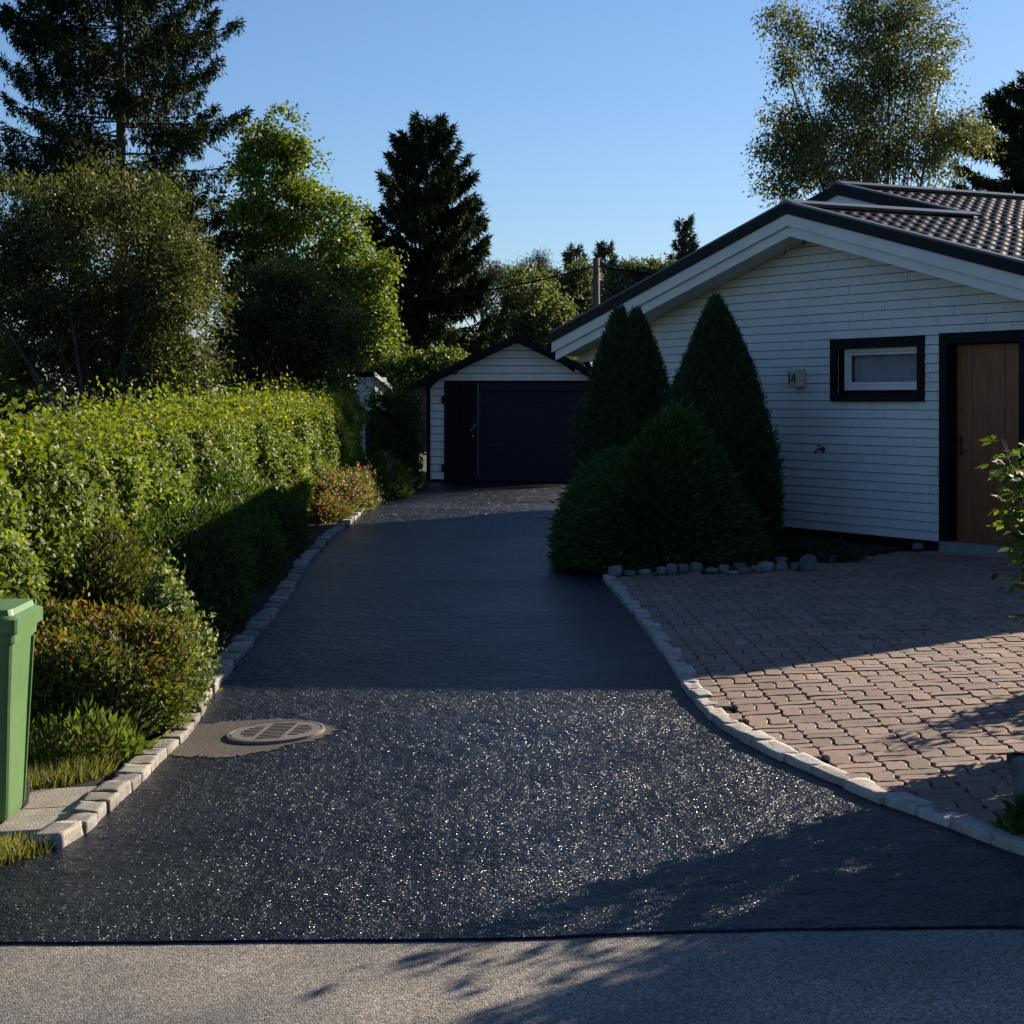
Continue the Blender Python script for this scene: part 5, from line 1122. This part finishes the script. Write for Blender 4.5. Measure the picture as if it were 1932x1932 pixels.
# ---------------------------------------------------------------- shrubs at the right edge, unseen ones placed for the shadows they cast
def sprig_shrub(name, label, c, stems, H, R, n, L, seed, ca, cb, lean=(0, 0)):
    r = np.random.default_rng(seed); e = empty(name, (c[0], c[1], gz(*c))); tag(e, label, 'shrub'); m = MB(); P = []; D = []
    for s in range(stems):
        az = r.uniform(0, 2 * np.pi); out = R * math.sqrt(r.uniform(0.05, 1)); h = H * r.uniform(0.55, 1.05)
        pth = [(0.06 * math.cos(az), 0.06 * math.sin(az), 0), (out * 0.45 * math.cos(az), out * 0.45 * math.sin(az), h * 0.55), (out * math.cos(az) + lean[0], out * math.sin(az) + lean[1], h)]
        m.tube(pth, [0.008, 0.005, 0.002], 5); pa = np.array(pth); k = max(int(n / stems), 2); q = r.uniform(0.25, 1, k)
        B = np.where((q < 0.5)[:, None], pa[0] + (pa[1] - pa[0]) * (q * 2)[:, None], pa[1] + (pa[2] - pa[1]) * (q * 2 - 1)[:, None])
        dd = rdir(k, r); dd[:, 2] = dd[:, 2] * 0.4; B = B + dd * (0.02 + 0.09 * r.uniform(size=(k, 1))); P.append(B); D.append(unit(dd + np.array([0, 0, -0.25])))
    P = np.concatenate(P); D = np.concatenate(D); k = len(P); parts = []
    tn = tints(k, ca, cb, r); N = unit(np.array([0, 0, 1.0]) + 0.6 * rdir(k, r)); Ls = L * r.uniform(0.5, 1.2, k)
    parts.append(leaves(P, D, N, Ls, Ls * 0.62, tn, 0.15, 0.4))
    Sd = unit(np.cross(D, N))      # side lobes of each leaf
    for sg in (-1, 1): parts.append(leaves(P + D * (Ls * 0.12)[:, None], unit(D * 0.65 + sg * Sd), N, Ls * 0.68, Ls * 0.4, tn, 0.15, 0.45))
    V, Q, T = merge(parts); mesh_np('foliage', V, Q, LEAF, e, T); m.build('stems', BARK, e, smooth=True); return e
sprig_shrub('currant_shrub', 'lobed leaf shrub reaching in from the right picture edge', (2.80, 9.0), 40, 1.50, 0.42, 1700, 0.085, 101, (0.075, 0.12, 0.025), (0.13, 0.18, 0.035), (-0.02, 0))
sprig_shrub('currant_shrub', 'unseen lobed leaf shrub outside the right edge, placed to shade the pavers', (4.25, 11.4), 26, 1.15, 0.5, 1400, 0.09, 102, (0.075, 0.12, 0.025), (0.13, 0.18, 0.035))
mound('unseen_bush', 'unseen tall dense bush right of the frame, placed to shade the road', 'bush', (4.55, 8.75), 1.15, 1.1, 2.6, 16000, 0.10, 0.06, (0.05, 0.08, 0.02), (0.10, 0.14, 0.03), 103, lump=0.2, stick=0.12)
mound('unseen_bush', 'second unseen dense bush farther right of the frame, placed to shade the road', 'bush', (6.6, 9.4), 1.5, 1.2, 2.4, 9000, 0.12, 0.07, (0.05, 0.08, 0.02), (0.10, 0.14, 0.03), 104, lump=0.2, stick=0.12)
mound('leafy_plant', 'small low plant by the last kerb stone at the lower right', 'plant', (2.16, 7.28), 0.16, 0.14, 0.10, 500, 0.07, 0.035, (0.04, 0.07, 0.018), (0.08, 0.12, 0.03), 105, None, 0.5, core=False, stick=0.2)
pb_ = at(1920, 1452, 8.5); pbx = empty('planter_box', (2.47, 8.5, gz(2.47, 8.5) + 0.05)); tag(pbx, 'black box with an upright rod cut off by the right picture edge', 'planter')
zt_ = pb_.z - gz(2.47, 8.5) - 0.05
m = MB(); m.box(-0.15, 0.35, -0.15, 0.15, zt_ - 0.05, zt_ - 0.035); m.box(-0.15, 0.35, -0.15, -0.135, zt_ - 0.035, zt_ + 0.05); m.box(-0.15, 0.35, 0.135, 0.15, zt_ - 0.035, zt_ + 0.05); m.box(-0.15, -0.135, -0.135, 0.135, zt_ - 0.035, zt_ + 0.05); m.box(0.335, 0.35, -0.135, 0.135, zt_ - 0.035, zt_ + 0.05); m.build('tray', M_BLACK, pbx)
m = MB(); m.box(-0.15, -0.138, -0.165, -0.152, zt_ - 0.06, zt_ + 0.10); m.build('rod', M_BLACK, pbx)
for (x, y) in ((0.0, 0.1), (0.3, 0.1), (0.3, -0.1)):
    m = MB(); m.box(x, x + 0.02, y, y + 0.02, 0, zt_ - 0.05); m.build('leg', M_BLACK, pbx)
V, Q = stone_geo((0, 0, 0.12), (0.3, 0.34, 0.30), 0.3, 301, 0.5, 6, 0.07)
o = mesh_np('boulder', V, Q, M_ROCK, tint=np.tile([0.9, 0.9, 0.9, 1], (len(V), 1)), smooth=True); o.location = (2.26, 7.62, gz(2.26, 7.62) + 0.0); tag(o, 'grey block of stone at the right edge beside the pavers', 'rock')
